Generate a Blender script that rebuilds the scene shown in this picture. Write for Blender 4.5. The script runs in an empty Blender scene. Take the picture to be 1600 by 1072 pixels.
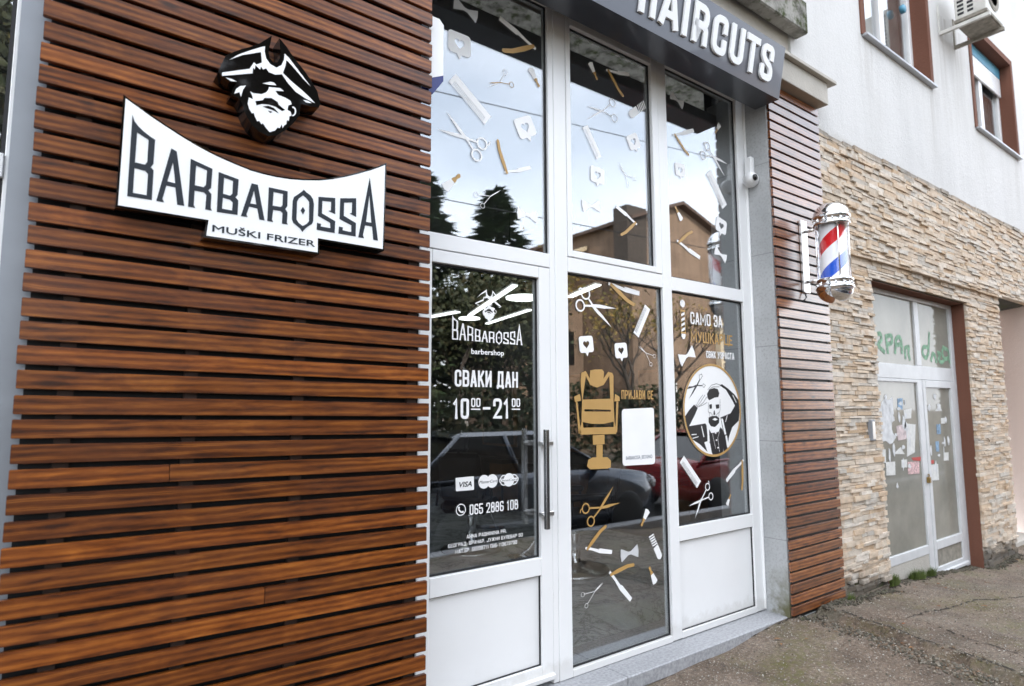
import bpy, bmesh, math, random
from mathutils import Vector, Matrix
from mathutils.geometry import tessellate_polygon
random.seed(7)
PI = math.pi
scene = bpy.context.scene
COL = scene.collection
DATA = {"sign_outline":[[-1.272,2.6548],[-1.2453,2.6394],[-1.2209,2.6265],[-1.1961,2.6123],[-1.171,2.5991],[-1.1457,2.5863],[-1.1201,2.5746],[-1.0942,2.562],[-1.068,2.5506],[-1.0415,2.5395],[-1.0147,2.5295],[-0.9876,2.52],[-0.9602,2.5116],[-0.9325,2.5043],[-0.9044,2.4975],[-0.876,2.4912],[-0.8472,2.4861],[-0.8432,2.4843],[-0.7946,2.4802],[-0.7408,2.4792],[-0.6857,2.4826],[-0.6337,2.4902],[-0.5714,2.5031],[-0.5166,2.5199],[-0.4606,2.5424],[-0.403,2.5694],[-0.3439,2.5995],[-0.3036,2.6223],[-0.2651,2.6463],[-0.2698,2.2424],[-0.5596,2.2445],[-0.5588,2.1843],[-0.9932,2.1865],[-0.9878,2.2466],[-1.2749,2.2475]],"letters":[[[[-1.2418,2.5875],[-1.2346,2.5666],[-1.2219,2.5512],[-1.2044,2.5364],[-1.1845,2.5238],[-1.168,2.5154],[-1.169,2.4254],[-1.1766,2.4109],[-1.1674,2.4016],[-1.168,2.2927],[-1.2428,2.2916]],[[-1.2245,2.5275],[-1.1882,2.5101],[-1.1885,2.4276],[-1.1947,2.4164],[-1.2257,2.4176]],[[-1.2261,2.3971],[-1.1927,2.394],[-1.184,2.3846],[-1.1845,2.3064],[-1.2263,2.3068]]],[[[-1.1155,2.4967],[-1.0975,2.4895],[-1.0641,2.2912],[-1.087,2.2914],[-1.0959,2.3537],[-1.125,2.3556],[-1.1349,2.3033],[-1.1294,2.2918],[-1.1539,2.292]],[[-1.1076,2.4458],[-1.0966,2.3693],[-1.1227,2.3712]]],[[[-1.0506,2.4732],[-0.9756,2.4519],[-0.9773,2.3772],[-0.9865,2.3662],[-0.9753,2.3535],[-0.9757,2.2995],[-0.9711,2.2914],[-0.994,2.2918],[-0.9921,2.3471],[-1.002,2.3558],[-1.0324,2.3554],[-1.0331,2.3002],[-1.0275,2.2907],[-1.0513,2.2908]],[[-1.0314,2.4521],[-0.9939,2.4416],[-0.9953,2.3853],[-1.0028,2.3747],[-1.0328,2.376]]],[[[-0.9536,2.4448],[-0.8816,2.4315],[-0.8837,2.3694],[-0.8906,2.3587],[-0.8801,2.3486],[-0.8807,2.2914],[-0.9538,2.2898]],[[-0.9338,2.4273],[-0.9014,2.421],[-0.9022,2.3705],[-0.9102,2.3609],[-0.9351,2.3637]],[[-0.935,2.3485],[-0.9096,2.3457],[-0.8992,2.3368],[-0.9007,2.3047],[-0.9365,2.3052]]],[[[-0.8339,2.4266],[-0.8109,2.4255],[-0.7805,2.2877],[-0.7999,2.2877],[-0.8095,2.3303],[-0.8395,2.3319],[-0.8486,2.2993],[-0.8439,2.2895],[-0.8682,2.2893]],[[-0.8241,2.3996],[-0.8133,2.3456],[-0.8361,2.3454]]],[[[-0.7689,2.4244],[-0.6954,2.4236],[-0.6947,2.3622],[-0.7027,2.3482],[-0.693,2.3358],[-0.6946,2.2934],[-0.6901,2.2867],[-0.7134,2.287],[-0.7127,2.3299],[-0.7214,2.3371],[-0.7493,2.3362],[-0.7525,2.2962],[-0.7476,2.2875],[-0.7702,2.2874]],[[-0.7501,2.4095],[-0.7132,2.4087],[-0.7138,2.3629],[-0.7198,2.3537],[-0.7519,2.3532]]],[[[-0.6309,2.4434],[-0.6187,2.4337],[-0.6029,2.4256],[-0.5922,2.4117],[-0.5876,2.3921],[-0.5887,2.319],[-0.5928,2.3069],[-0.6101,2.2926],[-0.6229,2.2791],[-0.6313,2.2665],[-0.6404,2.2784],[-0.6537,2.2873],[-0.6691,2.2979],[-0.6751,2.3124],[-0.6741,2.3885],[-0.6695,2.4052],[-0.6534,2.4197],[-0.6386,2.4341]],[[-0.6329,2.4194],[-0.618,2.4088],[-0.6074,2.3973],[-0.6055,2.316],[-0.6148,2.3031],[-0.6312,2.2912],[-0.6476,2.3017],[-0.6567,2.3135],[-0.6568,2.3875],[-0.6507,2.4022]]],[[[-0.6323,2.3711],[-0.6231,2.3571],[-0.6313,2.3393],[-0.641,2.3546]]],[[[-0.5692,2.4265],[-0.4981,2.4354],[-0.4963,2.3658],[-0.5258,2.3742],[-0.5152,2.3785],[-0.5148,2.4157],[-0.5529,2.4127],[-0.5528,2.3585],[-0.4955,2.3357],[-0.4966,2.2846],[-0.5729,2.2854],[-0.572,2.3152],[-0.5557,2.3135],[-0.5567,2.3019],[-0.5155,2.3021],[-0.5171,2.3249],[-0.5692,2.3453]]],[[[-0.4761,2.4389],[-0.4053,2.4532],[-0.4034,2.3712],[-0.4327,2.38],[-0.4232,2.3855],[-0.4228,2.4316],[-0.4586,2.4236],[-0.4586,2.3657],[-0.4038,2.3436],[-0.4039,2.285],[-0.4802,2.285],[-0.4786,2.3154],[-0.4612,2.3147],[-0.4623,2.302],[-0.4236,2.3005],[-0.4243,2.3305],[-0.4766,2.3484]]],[[[-0.3446,2.5588],[-0.3007,2.2835],[-0.3224,2.2834],[-0.3296,2.3413],[-0.362,2.3414],[-0.371,2.297],[-0.3662,2.2835],[-0.3917,2.2832]],[[-0.345,2.4809],[-0.3329,2.3576],[-0.3579,2.357]]]],"pir_out":[[-0.7834,3.047],[-0.8055,3.0224],[-0.8315,2.9947],[-0.8641,2.9696],[-0.897,2.9483],[-0.9292,2.9229],[-0.9509,2.9041],[-0.9599,2.8766],[-0.9689,2.8507],[-0.9748,2.8282],[-0.9574,2.8148],[-0.9327,2.8055],[-0.9082,2.8065],[-0.9214,2.777],[-0.9241,2.7532],[-0.8976,2.7476],[-0.8824,2.7292],[-0.8774,2.7076],[-0.866,2.6833],[-0.8439,2.6526],[-0.8177,2.6343],[-0.7829,2.625],[-0.7483,2.6389],[-0.7136,2.672],[-0.6831,2.7116],[-0.6635,2.7463],[-0.6612,2.7785],[-0.658,2.7965],[-0.6205,2.7969],[-0.5849,2.8026],[-0.5782,2.8205],[-0.5941,2.8728],[-0.619,2.9071],[-0.6484,2.942],[-0.6916,2.9815],[-0.725,3.0212],[-0.7543,3.0471],[-0.7511,3.019],[-0.7474,2.9864],[-0.7501,2.9611],[-0.7584,2.9413],[-0.7738,2.936],[-0.7889,2.95],[-0.7942,2.977],[-0.7883,3.0104]],"pir_white":[[[-0.9381,2.8897],[-0.9044,2.9237],[-0.8635,2.9547],[-0.8216,2.9839],[-0.8088,2.991],[-0.8093,2.9692],[-0.8027,2.9428],[-0.7867,2.9244],[-0.7621,2.9174],[-0.7425,2.9347],[-0.733,2.9622],[-0.7316,2.9881],[-0.7144,2.976],[-0.6763,2.9376],[-0.6474,2.9078],[-0.623,2.8835],[-0.652,2.9038],[-0.6854,2.9335],[-0.7161,2.9583],[-0.7239,2.9615],[-0.7268,2.9376],[-0.7356,2.9032],[-0.7022,2.8802],[-0.6551,2.8537],[-0.6215,2.8321],[-0.602,2.8158],[-0.6402,2.8239],[-0.6825,2.8402],[-0.7155,2.8686],[-0.7399,2.8969],[-0.7655,2.8865],[-0.7898,2.8889],[-0.8012,2.9013],[-0.8131,2.8926],[-0.8209,2.9032],[-0.8238,2.889],[-0.8423,2.9007],[-0.8438,2.8823],[-0.8504,2.8885],[-0.8516,2.8636],[-0.9607,2.8169],[-0.9613,2.8304],[-0.8628,2.8787],[-0.8482,2.9105],[-0.8382,2.9045],[-0.818,2.9194],[-0.823,2.962],[-0.8919,2.9249]],[[-0.9473,2.8144],[-0.925,2.8158],[-0.9083,2.8111],[-0.9287,2.8063]],[[-0.8128,2.8349],[-0.7819,2.851],[-0.7687,2.8514],[-0.7596,2.8434],[-0.7902,2.8364]],[[-0.9154,2.7596],[-0.9092,2.7808],[-0.8954,2.7967],[-0.8748,2.8056],[-0.8845,2.784],[-0.8904,2.7544],[-0.8965,2.7719]],[[-0.6516,2.8155],[-0.6306,2.817],[-0.6153,2.8118],[-0.6373,2.8076]],[[-0.8573,2.7869],[-0.8444,2.7835],[-0.8146,2.789],[-0.7977,2.8018],[-0.7887,2.8188],[-0.7877,2.8272],[-0.7437,2.8364],[-0.73,2.8278],[-0.7632,2.8197],[-0.7516,2.8057],[-0.7201,2.8019],[-0.7017,2.7955],[-0.6968,2.7825],[-0.7101,2.7736],[-0.7127,2.7537],[-0.7003,2.7501],[-0.6953,2.7347],[-0.7042,2.7297],[-0.7058,2.7101],[-0.714,2.7101],[-0.7152,2.6931],[-0.7231,2.6861],[-0.7294,2.6725],[-0.733,2.6881],[-0.7404,2.6694],[-0.7493,2.6694],[-0.7576,2.6553],[-0.7783,2.6426],[-0.7926,2.6551],[-0.8053,2.6717],[-0.8102,2.6656],[-0.8201,2.6778],[-0.8268,2.6736],[-0.8368,2.6916],[-0.8415,2.7042],[-0.8477,2.7001],[-0.8588,2.7154],[-0.8646,2.7345],[-0.8614,2.761],[-0.8457,2.7588],[-0.8505,2.7751]],[[-0.6943,2.7732],[-0.6904,2.7746],[-0.6865,2.7742],[-0.683,2.7721],[-0.6803,2.7685],[-0.6784,2.7637],[-0.6777,2.7581],[-0.6781,2.7522],[-0.6796,2.7464],[-0.6821,2.7413],[-0.6853,2.7373],[-0.6891,2.7347],[-0.693,2.7337],[-0.6923,2.7396],[-0.6899,2.7402],[-0.6877,2.7419],[-0.6857,2.7447],[-0.6842,2.7482],[-0.6834,2.7523],[-0.6831,2.7565],[-0.6836,2.7606],[-0.6847,2.764],[-0.6864,2.7667],[-0.6885,2.7683],[-0.6908,2.7687],[-0.6932,2.7679]]],"pir_black":[[[-0.8321,2.7373],[-0.8369,2.7531],[-0.8095,2.7652],[-0.8034,2.7764],[-0.7775,2.7844],[-0.7528,2.7752],[-0.748,2.7647],[-0.7229,2.7506],[-0.7339,2.7427],[-0.761,2.7537],[-0.7874,2.7544],[-0.8132,2.749]],[[-0.8086,2.7396],[-0.7872,2.7492],[-0.7651,2.7454],[-0.7469,2.7294],[-0.7692,2.7357],[-0.7955,2.7374]],[[-0.7886,2.7281],[-0.7711,2.7285],[-0.7797,2.7213]]],"frizer":[[-0.9668,2.2134],[-0.5797,2.2096],[-0.9662,2.2397]],"stickers":[["upper_left","bow",[[0.2986,3.8357],[0.4493,3.8058]],{"h":1}],["upper_left","bubble",[[0.3332,3.5938],[0.3328,3.6652]],{}],["upper_left","razor",[[0.8641,3.7801],[0.6318,3.666],[0.6149,3.8709]],{}],["upper_left","scissors",[[0.6137,3.4616],[0.6524,3.5368],[0.6982,3.4738],[0.5231,3.4017],[0.5282,3.4296]],{"thin":1,"g":1}],["upper_left","brush",[[0.8493,3.6194],[0.9146,3.5276]],{}],["upper_left","comb",[[0.2857,3.3836],[0.5281,3.202]],{}],["upper_left","scissors",[[0.3816,3.0557],[0.4866,3.0522],[0.4492,2.975],[0.1896,3.059],[0.2457,3.1771]],{}],["upper_left","bubble",[[0.805,3.232],[0.7727,3.2936]],{}],["upper_left","razor",[[0.6639,2.9234],[0.5956,3.1049],[0.8433,2.9899]],{}],["upper_left","brush",[[0.249,2.7439],[0.3401,2.8356]],{}],["upper_left","scissors",[[0.5444,2.7548],[0.4463,2.7444],[0.4901,2.688],[0.6204,2.8089],[0.6118,2.7999]],{"thin":1}],["upper_left","bow",[[0.7415,2.6964],[0.8865,2.6941]],{}],["upper_middle","brush",[[1.3596,3.8316],[1.4195,3.738]],{}],["upper_middle","razor",[[1.5267,3.8385],[1.6702,3.6979],[1.736,3.8768]],{}],["upper_middle","scissors",[[1.4619,3.5335],[1.5593,3.6195],[1.577,3.5154],[1.3111,3.4304],[1.3181,3.5247]],{"thin":1}],["upper_middle","capsule",[[1.7481,3.5936],[1.8923,3.7097]],{}],["upper_middle","comb",[[1.2979,3.3808],[1.4229,3.1962]],{}],["upper_middle","bubble",[[1.7657,3.3927],[1.7374,3.4437]],{}],["upper_middle","bubble",[[1.4048,3.0687],[1.4063,3.1296]],{}],["upper_middle","scissors",[[1.6704,3.138],[1.6947,3.0672],[1.7589,3.1292],[1.5936,3.2056],[1.6122,3.2157]],{"thin":1}],["upper_middle","bow",[[1.2669,2.8414],[1.4192,2.8656]],{}],["upper_middle","razor",[[1.7586,2.8174],[1.6116,2.7041],[1.5764,2.9018]],{}],["upper_right","bow",[[2.1876,3.8739],[2.3272,3.8315]],{"h":1}],["upper_right","brush",[[2.7824,3.8027],[2.7237,3.7173]],{}],["upper_right","razor",[[2.2194,3.5668],[2.3779,3.4501],[2.4479,3.6602]],{}],["upper_right","scissors",[[2.6832,3.5166],[2.6111,3.5796],[2.5551,3.4938],[2.8706,3.4974],[2.8269,3.3846]],{}],["upper_right","bubble",[[2.2688,3.3047],[2.2653,3.3599]],{}],["upper_right","comb",[[2.6159,3.374],[2.8102,3.1315]],{}],["upper_right","brush",[[2.2594,2.933],[2.1927,3.0159]],{}],["upper_right","bubble",[[2.753,2.9619],[2.7677,3.0252]],{}],["upper_right","razor",[[2.2255,2.7491],[2.3879,2.8591],[2.4675,2.6631]],{}],["upper_right","bow",[[2.6639,2.7608],[2.7997,2.7058]],{}],["lower_middle","razor",[[1.5107,2.3513],[1.7269,2.2386],[1.7812,2.3164]],{}],["lower_middle","scissors",[[1.342,2.1956],[1.2768,2.269],[1.2291,2.1886],[1.506,2.07],[1.5508,2.1989]],{}],["lower_middle","comb",[[1.8616,2.2382],[1.7384,2.0353]],{}],["lower_middle","bubble",[[1.2776,1.9406],[1.2707,1.9982]],{}],["lower_middle","bubble",[[1.5905,1.9179],[1.5851,1.9732]],{}],["lower_middle","scissors",[[1.8295,1.9196],[1.9167,1.9014],[1.8789,1.8433],[1.7546,1.9612],[1.7681,1.9658]],{"thin":1}],["lower_middle","scissors",[[1.3808,0.9328],[1.2487,0.9402],[1.2896,0.8591],[1.5494,0.9456],[1.4923,1.0543]],{"g":2}],["lower_middle","razor",[[1.2616,0.6978],[1.4203,0.8178],[1.4663,0.646]],{}],["lower_middle","brush",[[1.8058,0.8673],[1.7418,0.7786]],{}],["lower_middle","bow",[[1.5491,0.6182],[1.7042,0.6286]],{"h":1}],["lower_middle","capsule",[[1.9129,0.5671],[1.8346,0.7108]],{}],["lower_middle","razor",[[1.4565,0.5146],[1.6656,0.5465],[1.6248,0.3297]],{}],["lower_middle","brush",[[1.8616,0.4081],[1.809,0.5111]],{}],["lower_middle","scissors",[[1.3149,0.4416],[1.2137,0.4398],[1.2413,0.3708],[1.3936,0.4808],[1.3842,0.4863]],{"thin":1}],["lower_right","bow",[[2.1931,1.8827],[2.3539,1.9566]],{}],["lower_right","comb",[[2.1785,1.1884],[2.3606,0.9985]],{}],["lower_right","razor",[[2.8986,1.1343],[2.8828,0.9174],[2.6866,1.0066]],{}],["lower_right","scissors",[[2.3799,0.8877],[2.4577,0.9754],[2.4929,0.9045],[2.3021,0.767],[2.235,0.8595]],{}],["lower_right","brush",[[2.6915,0.8306],[2.7381,0.8996]],{}]],"chair":[[[[1.3069,1.783],[1.3487,1.7904],[1.413,1.7926],[1.428,1.7771],[1.4234,1.7343],[1.4643,1.7783],[1.5025,1.7733],[1.5142,1.755],[1.5094,1.5948],[1.5121,1.5091],[1.5141,1.4603],[1.5297,1.3991],[1.5256,1.3809],[1.2168,1.3861],[1.206,1.4015],[1.2265,1.465],[1.2275,1.5118],[1.2341,1.5939],[1.2235,1.6998],[1.2297,1.7651],[1.2657,1.7781],[1.2786,1.7666],[1.3008,1.7313]],[[1.2683,1.7484],[1.3048,1.6919],[1.3626,1.6761],[1.4223,1.694],[1.4757,1.754],[1.4801,1.6069],[1.2374,1.5998]],[[1.2523,1.5409],[1.4815,1.5362],[1.4812,1.524],[1.252,1.5268]],[[1.2345,1.4626],[1.3154,1.4494],[1.4156,1.4475],[1.5071,1.4604],[1.5061,1.4264],[1.2417,1.4274]]],[[[1.1661,1.6169],[1.2141,1.6349],[1.2261,1.5939],[1.1733,1.5844]]],[[[1.5247,1.6379],[1.5649,1.6198],[1.5676,1.5925],[1.5145,1.5887]]],[[[1.3186,1.3785],[1.4222,1.3802],[1.4206,1.3205],[1.3205,1.3196]]],[[[1.3485,1.3185],[1.4036,1.3188],[1.4013,1.2334],[1.3464,1.2362]]],[[[1.2776,1.2304],[1.3104,1.2427],[1.4438,1.2384],[1.4738,1.2142],[1.4709,1.1725],[1.4417,1.1671],[1.2924,1.1715],[1.2653,1.1905]]],[[[1.1812,1.5855],[1.1939,1.5856],[1.2185,1.3931],[1.2011,1.3935]]],[[[1.5356,1.5888],[1.5532,1.5888],[1.5365,1.3928],[1.5188,1.3872]]]],"card":[[1.5837,1.5394],[1.898,1.5482],[1.8958,1.1701],[1.5808,1.1757]],"card_text":[[1.6052,1.2157],[1.8648,1.2149]],"oval":[[2.545,1.5249],[2.2071,1.527],[2.5663,1.8724],[2.91,1.5227],[2.5242,1.1859]],"art_black":[[[2.2273,1.4848],[2.2782,1.5302],[2.3356,1.5685],[2.3779,1.5451],[2.3441,1.4989],[2.2721,1.4157],[2.4599,1.4313],[2.4839,1.4034],[2.4779,1.3021],[2.4392,1.2957],[2.4732,1.2246],[2.388,1.2822],[2.3035,1.3196],[2.2581,1.3818],[2.237,1.4391]],[[2.6478,1.7138],[2.6822,1.7225],[2.7555,1.6911],[2.8363,1.6467],[2.8899,1.6015],[2.8947,1.5102],[2.8786,1.4442],[2.7909,1.3967],[2.7446,1.325],[2.7182,1.2376],[2.6691,1.2118],[2.6783,1.3511],[2.6457,1.4719],[2.7774,1.5029],[2.8373,1.56],[2.805,1.6012],[2.7274,1.6825]],[[2.5023,1.3873],[2.5265,1.3592],[2.6122,1.3648],[2.6411,1.4],[2.6669,1.3834],[2.6902,1.3267],[2.6627,1.2161],[2.6151,1.2024],[2.5363,1.2022],[2.5002,1.2467]],[[2.492,1.6475],[2.5199,1.6796],[2.5798,1.6925],[2.6259,1.6851],[2.644,1.653],[2.6287,1.6247],[2.5819,1.6203],[2.5151,1.6001],[2.4968,1.6198]],[[2.501,1.4738],[2.5472,1.4851],[2.5999,1.4845],[2.6321,1.4681],[2.6271,1.4322],[2.5748,1.4014],[2.5231,1.4104],[2.4989,1.4384]],[[2.5132,1.5684],[2.546,1.5724],[2.5467,1.5406],[2.5178,1.5367]],[[2.5919,1.5684],[2.6387,1.5708],[2.6327,1.5402],[2.5966,1.538]],[[2.5667,1.5246],[2.5786,1.5245],[2.5832,1.4926],[2.5608,1.4928]],[[2.226,1.6924],[2.3685,1.7127],[2.3766,1.7011],[2.2872,1.6995]],[[2.2761,1.6069],[2.3553,1.7007],[2.3765,1.6995],[2.3276,1.6498]],[[2.3683,1.7087],[2.4126,1.7568],[2.42,1.753],[2.3805,1.7027]],[[2.3771,1.7105],[2.438,1.7116],[2.4375,1.7037],[2.3767,1.7026]]],"art_white":[[[2.5284,1.3906],[2.5683,1.4016],[2.6295,1.4282],[2.6217,1.3686],[2.5756,1.3713],[2.533,1.3591]],[[2.4704,1.435],[2.4924,1.4385],[2.5059,1.2972],[2.484,1.298]],[[2.6519,1.4638],[2.6748,1.4635],[2.7118,1.3461],[2.6885,1.3428]],[[2.4833,1.2863],[2.5054,1.2894],[2.5262,1.2066],[2.5007,1.2117]],[[2.6975,1.3345],[2.7181,1.3379],[2.7361,1.2609],[2.7146,1.2457]],[[2.5456,1.459],[2.5792,1.4712],[2.6115,1.458],[2.5778,1.449]],[[2.5149,1.5961],[2.5878,1.6084],[2.6421,1.6248],[2.6416,1.6167],[2.5873,1.6004],[2.5182,1.5874]],[[2.57,1.366],[2.5858,1.3655],[2.5876,1.3536],[2.5718,1.3525]],[[2.5757,1.3105],[2.5956,1.3122],[2.5975,1.3011],[2.579,1.3001]],[[2.592,1.2547],[2.6119,1.2563],[2.6138,1.2451],[2.5953,1.2443]],[[2.4081,1.4128],[2.4182,1.4126],[2.4415,1.3344],[2.4313,1.3332]],[[2.8079,1.6423],[2.8164,1.6441],[2.8602,1.5848],[2.8517,1.5848]],[[2.3041,1.331],[2.3726,1.3404],[2.3736,1.335],[2.3062,1.3249]],[[2.2933,1.358],[2.3525,1.3586],[2.3521,1.3525],[2.2954,1.3511]],[[2.7281,1.4871],[2.7363,1.487],[2.7112,1.4388],[2.703,1.4389]]],"art_lines":[[[2.36,1.5607],[2.3935,1.5997],[2.4402,1.6391]],[[2.3723,1.5568],[2.4158,1.5919],[2.4658,1.6393]],[[2.3911,1.5568],[2.4433,1.5841],[2.4908,1.6277]],[[2.348,1.5685],[2.3783,1.5529],[2.4358,1.5645],[2.4882,1.5842]],[[2.5001,1.6754],[2.548,1.712],[2.6084,1.7252],[2.6681,1.7141]],[[2.5199,1.6796],[2.567,1.7003],[2.6471,1.7016]],[[2.4088,1.7567],[2.4065,1.7842],[2.4363,1.7929],[2.4443,1.7773],[2.42,1.753]],[[2.4378,1.7084],[2.4539,1.7221],[2.4763,1.7091],[2.4548,1.6929],[2.4377,1.7068]],[[2.5076,1.5842],[2.4974,1.5211],[2.5154,1.4973],[2.5142,1.4775]],[[2.6478,1.6086],[2.6453,1.5281],[2.6277,1.5042],[2.6259,1.4762]],[[2.5098,1.5131],[2.5354,1.505],[2.5475,1.489]],[[2.6349,1.5121],[2.6075,1.5004],[2.596,1.4869]],[[2.5392,1.355],[2.5715,1.2437]],[[2.6257,1.3685],[2.6028,1.3215],[2.6161,1.2182]]],"polesticker":[[2.2466,2.2996],[2.2442,2.2531],[2.2352,2.078],[2.2337,2.0474],[2.2181,2.2507]],"T":{"samo":[[2.3269,2.1546],[2.7139,2.1577],[2.334,2.2457]],"mus":[[2.3265,2.0252],[2.839,2.023],[2.3331,2.1057]],"svih":[[2.4991,1.9169],[2.8541,1.9133],[2.5022,1.9699]],"prij":[[1.5839,1.6025],[1.8946,1.6065],[1.5877,1.6622]],"svaki":[[0.3118,1.6615],[0.735,1.6683],[0.3113,1.7522]],"10":[[0.3013,1.493],[0.4025,1.4932],[0.3006,1.6022]],"00a":[[0.4162,1.5562],[0.4767,1.556],[0.416,1.6046]],"21":[[0.5613,1.491],[0.6744,1.4911],[0.5615,1.6037]],"00b":[[0.6901,1.5554],[0.7498,1.5553],[0.6903,1.6044]],"dash":[[0.493,1.5492],[0.5426,1.549]],"ula":[[0.4162,1.5445],[0.4767,1.5442]],"ulb":[[0.69,1.5432],[0.7498,1.5429]],"phone":[[0.408,0.9939],[0.7304,0.9796],[0.4078,1.0486]],"picon":[[0.3537,1.0201],[0.3846,1.0187]],"anna":[[0.39,0.8697],[0.6505,0.8654],[0.39,0.8893]],"beog":[[0.2772,0.836],[0.7634,0.8321],[0.2771,0.8551]],"mat":[[0.3205,0.8023],[0.7214,0.7958],[0.3204,0.8225]],"visa":[[0.3206,1.1867],[0.4349,1.1878],[0.4363,1.1159],[0.3228,1.1177]],"mc":[[0.501,1.1539],[0.5546,1.1541],[0.501,1.1905]],"mae":[[0.6373,1.1517],[0.6683,1.1521],[0.7015,1.1514],[0.6684,1.1888]],"shop":[[0.4164,1.8451],[0.6376,1.8454],[0.4163,1.8748]],"logoL":[[0.2939,1.9153],[0.7587,1.9102],[0.2946,2.0506]],"pirL":[[0.443,2.1567],[0.6222,2.1198],[0.5128,2.2113],[0.527,2.0307]]},"postersL":[["torn",[[5.1124,1.5388],[5.2911,1.6272],[5.478,1.6463],[5.4765,1.5015],[5.4077,1.3231],[5.4984,1.2401],[5.3442,1.1743],[5.1893,1.2062],[5.1171,1.382]]],["blue",[[5.5888,1.6288],[5.7098,1.6331],[5.6913,1.5185],[5.58,1.5191]]],["pink",[[5.5152,1.3476],[5.7544,1.3703],[5.7376,1.2144],[5.5344,1.203]]],["w",[[5.7762,1.3699],[5.9846,1.3566],[5.9174,1.069],[5.7208,1.0324]]],["w",[[5.4105,1.0743],[5.5869,1.1344],[5.6694,1.0621]]],["w",[[5.1274,1.1307],[5.2372,1.1295],[5.2297,0.9994],[5.1165,1.0023]]],["w",[[5.2305,1.0046],[5.4317,0.9989],[5.4195,0.8674],[5.2192,0.8756]]],["w",[[5.5796,1.0089],[5.7164,1.0054],[5.7031,0.9245],[5.5757,0.9321]]],["red",[[5.7335,0.9772],[6.0144,0.9712],[6.0062,0.8451],[5.7263,0.8542]]],["redstrip",[[5.8283,1.0179],[6.0636,1.0154],[6.0561,0.9727],[5.8678,0.9883]]],["w",[[5.7115,1.5092],[5.9136,1.5269],[5.8874,1.4239],[5.727,1.4168]]]],"postersR":[["w",[[6.5517,1.4945],[6.6705,1.5842],[6.7307,1.4933]]],["w",[[6.6894,1.4132],[6.8098,1.4156],[6.7972,1.3511],[6.683,1.3532]]],["blue",[[6.5489,1.3457],[6.6514,1.3498],[6.6557,1.238],[6.5443,1.2411]]],["w",[[6.3111,0.917],[6.5079,0.9155],[6.4998,0.7413],[6.295,0.7502]]],["w",[[6.6927,1.0299],[6.8335,1.0275],[6.8209,0.9379],[6.6857,0.9411]]],["blue",[[6.489,1.1604],[6.5747,1.1613],[6.5686,1.0493],[6.4838,1.0531]]],["redstrip",[[6.3198,0.9644],[6.4028,0.9638],[6.3956,0.9256],[6.318,0.9281]]]],"graffL":[[[5.136,2.2548],[5.1542,2.0788]],[[5.1951,2.2653],[5.3005,2.2857],[5.3205,2.2203],[5.2092,2.1606],[5.3617,2.0957]],[[5.4172,2.2667],[5.4365,2.0927]],[[5.4162,2.2599],[5.5573,2.2828],[5.5613,2.2079],[5.4335,2.1733]],[[5.6071,2.1011],[5.6467,2.2542],[5.7464,2.2814],[5.7851,2.2211],[5.7736,2.1093]],[[5.6359,2.1848],[5.7817,2.2]],[[5.858,2.1694],[5.8562,2.0575]],[[5.8741,2.1675],[5.9773,2.19],[5.9319,2.1171],[5.9637,2.0481]]],"graffR":[[[6.5353,2.3701],[6.4758,2.1438]],[[6.4682,2.2025],[6.3435,2.2104],[6.2946,2.1349],[6.3894,2.0664],[6.4758,2.1438]],[[6.5334,2.0577],[6.5873,2.1493],[6.6572,2.1228],[6.681,2.0489]],[[6.7394,2.1568],[6.8334,2.1462],[6.725,2.0808],[6.8323,2.0398],[6.9199,2.0891]],[[6.9074,2.2264],[7.0618,2.2037],[7.0634,2.1107],[6.9001,2.0883],[6.859,2.1779],[6.9153,2.2268]],[[7.0572,2.0795],[7.1195,2.048]]]}
SKYSTR = .15; CLOUD = (13, 13.4, 14.2); EXPOSURE = 1.3
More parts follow.
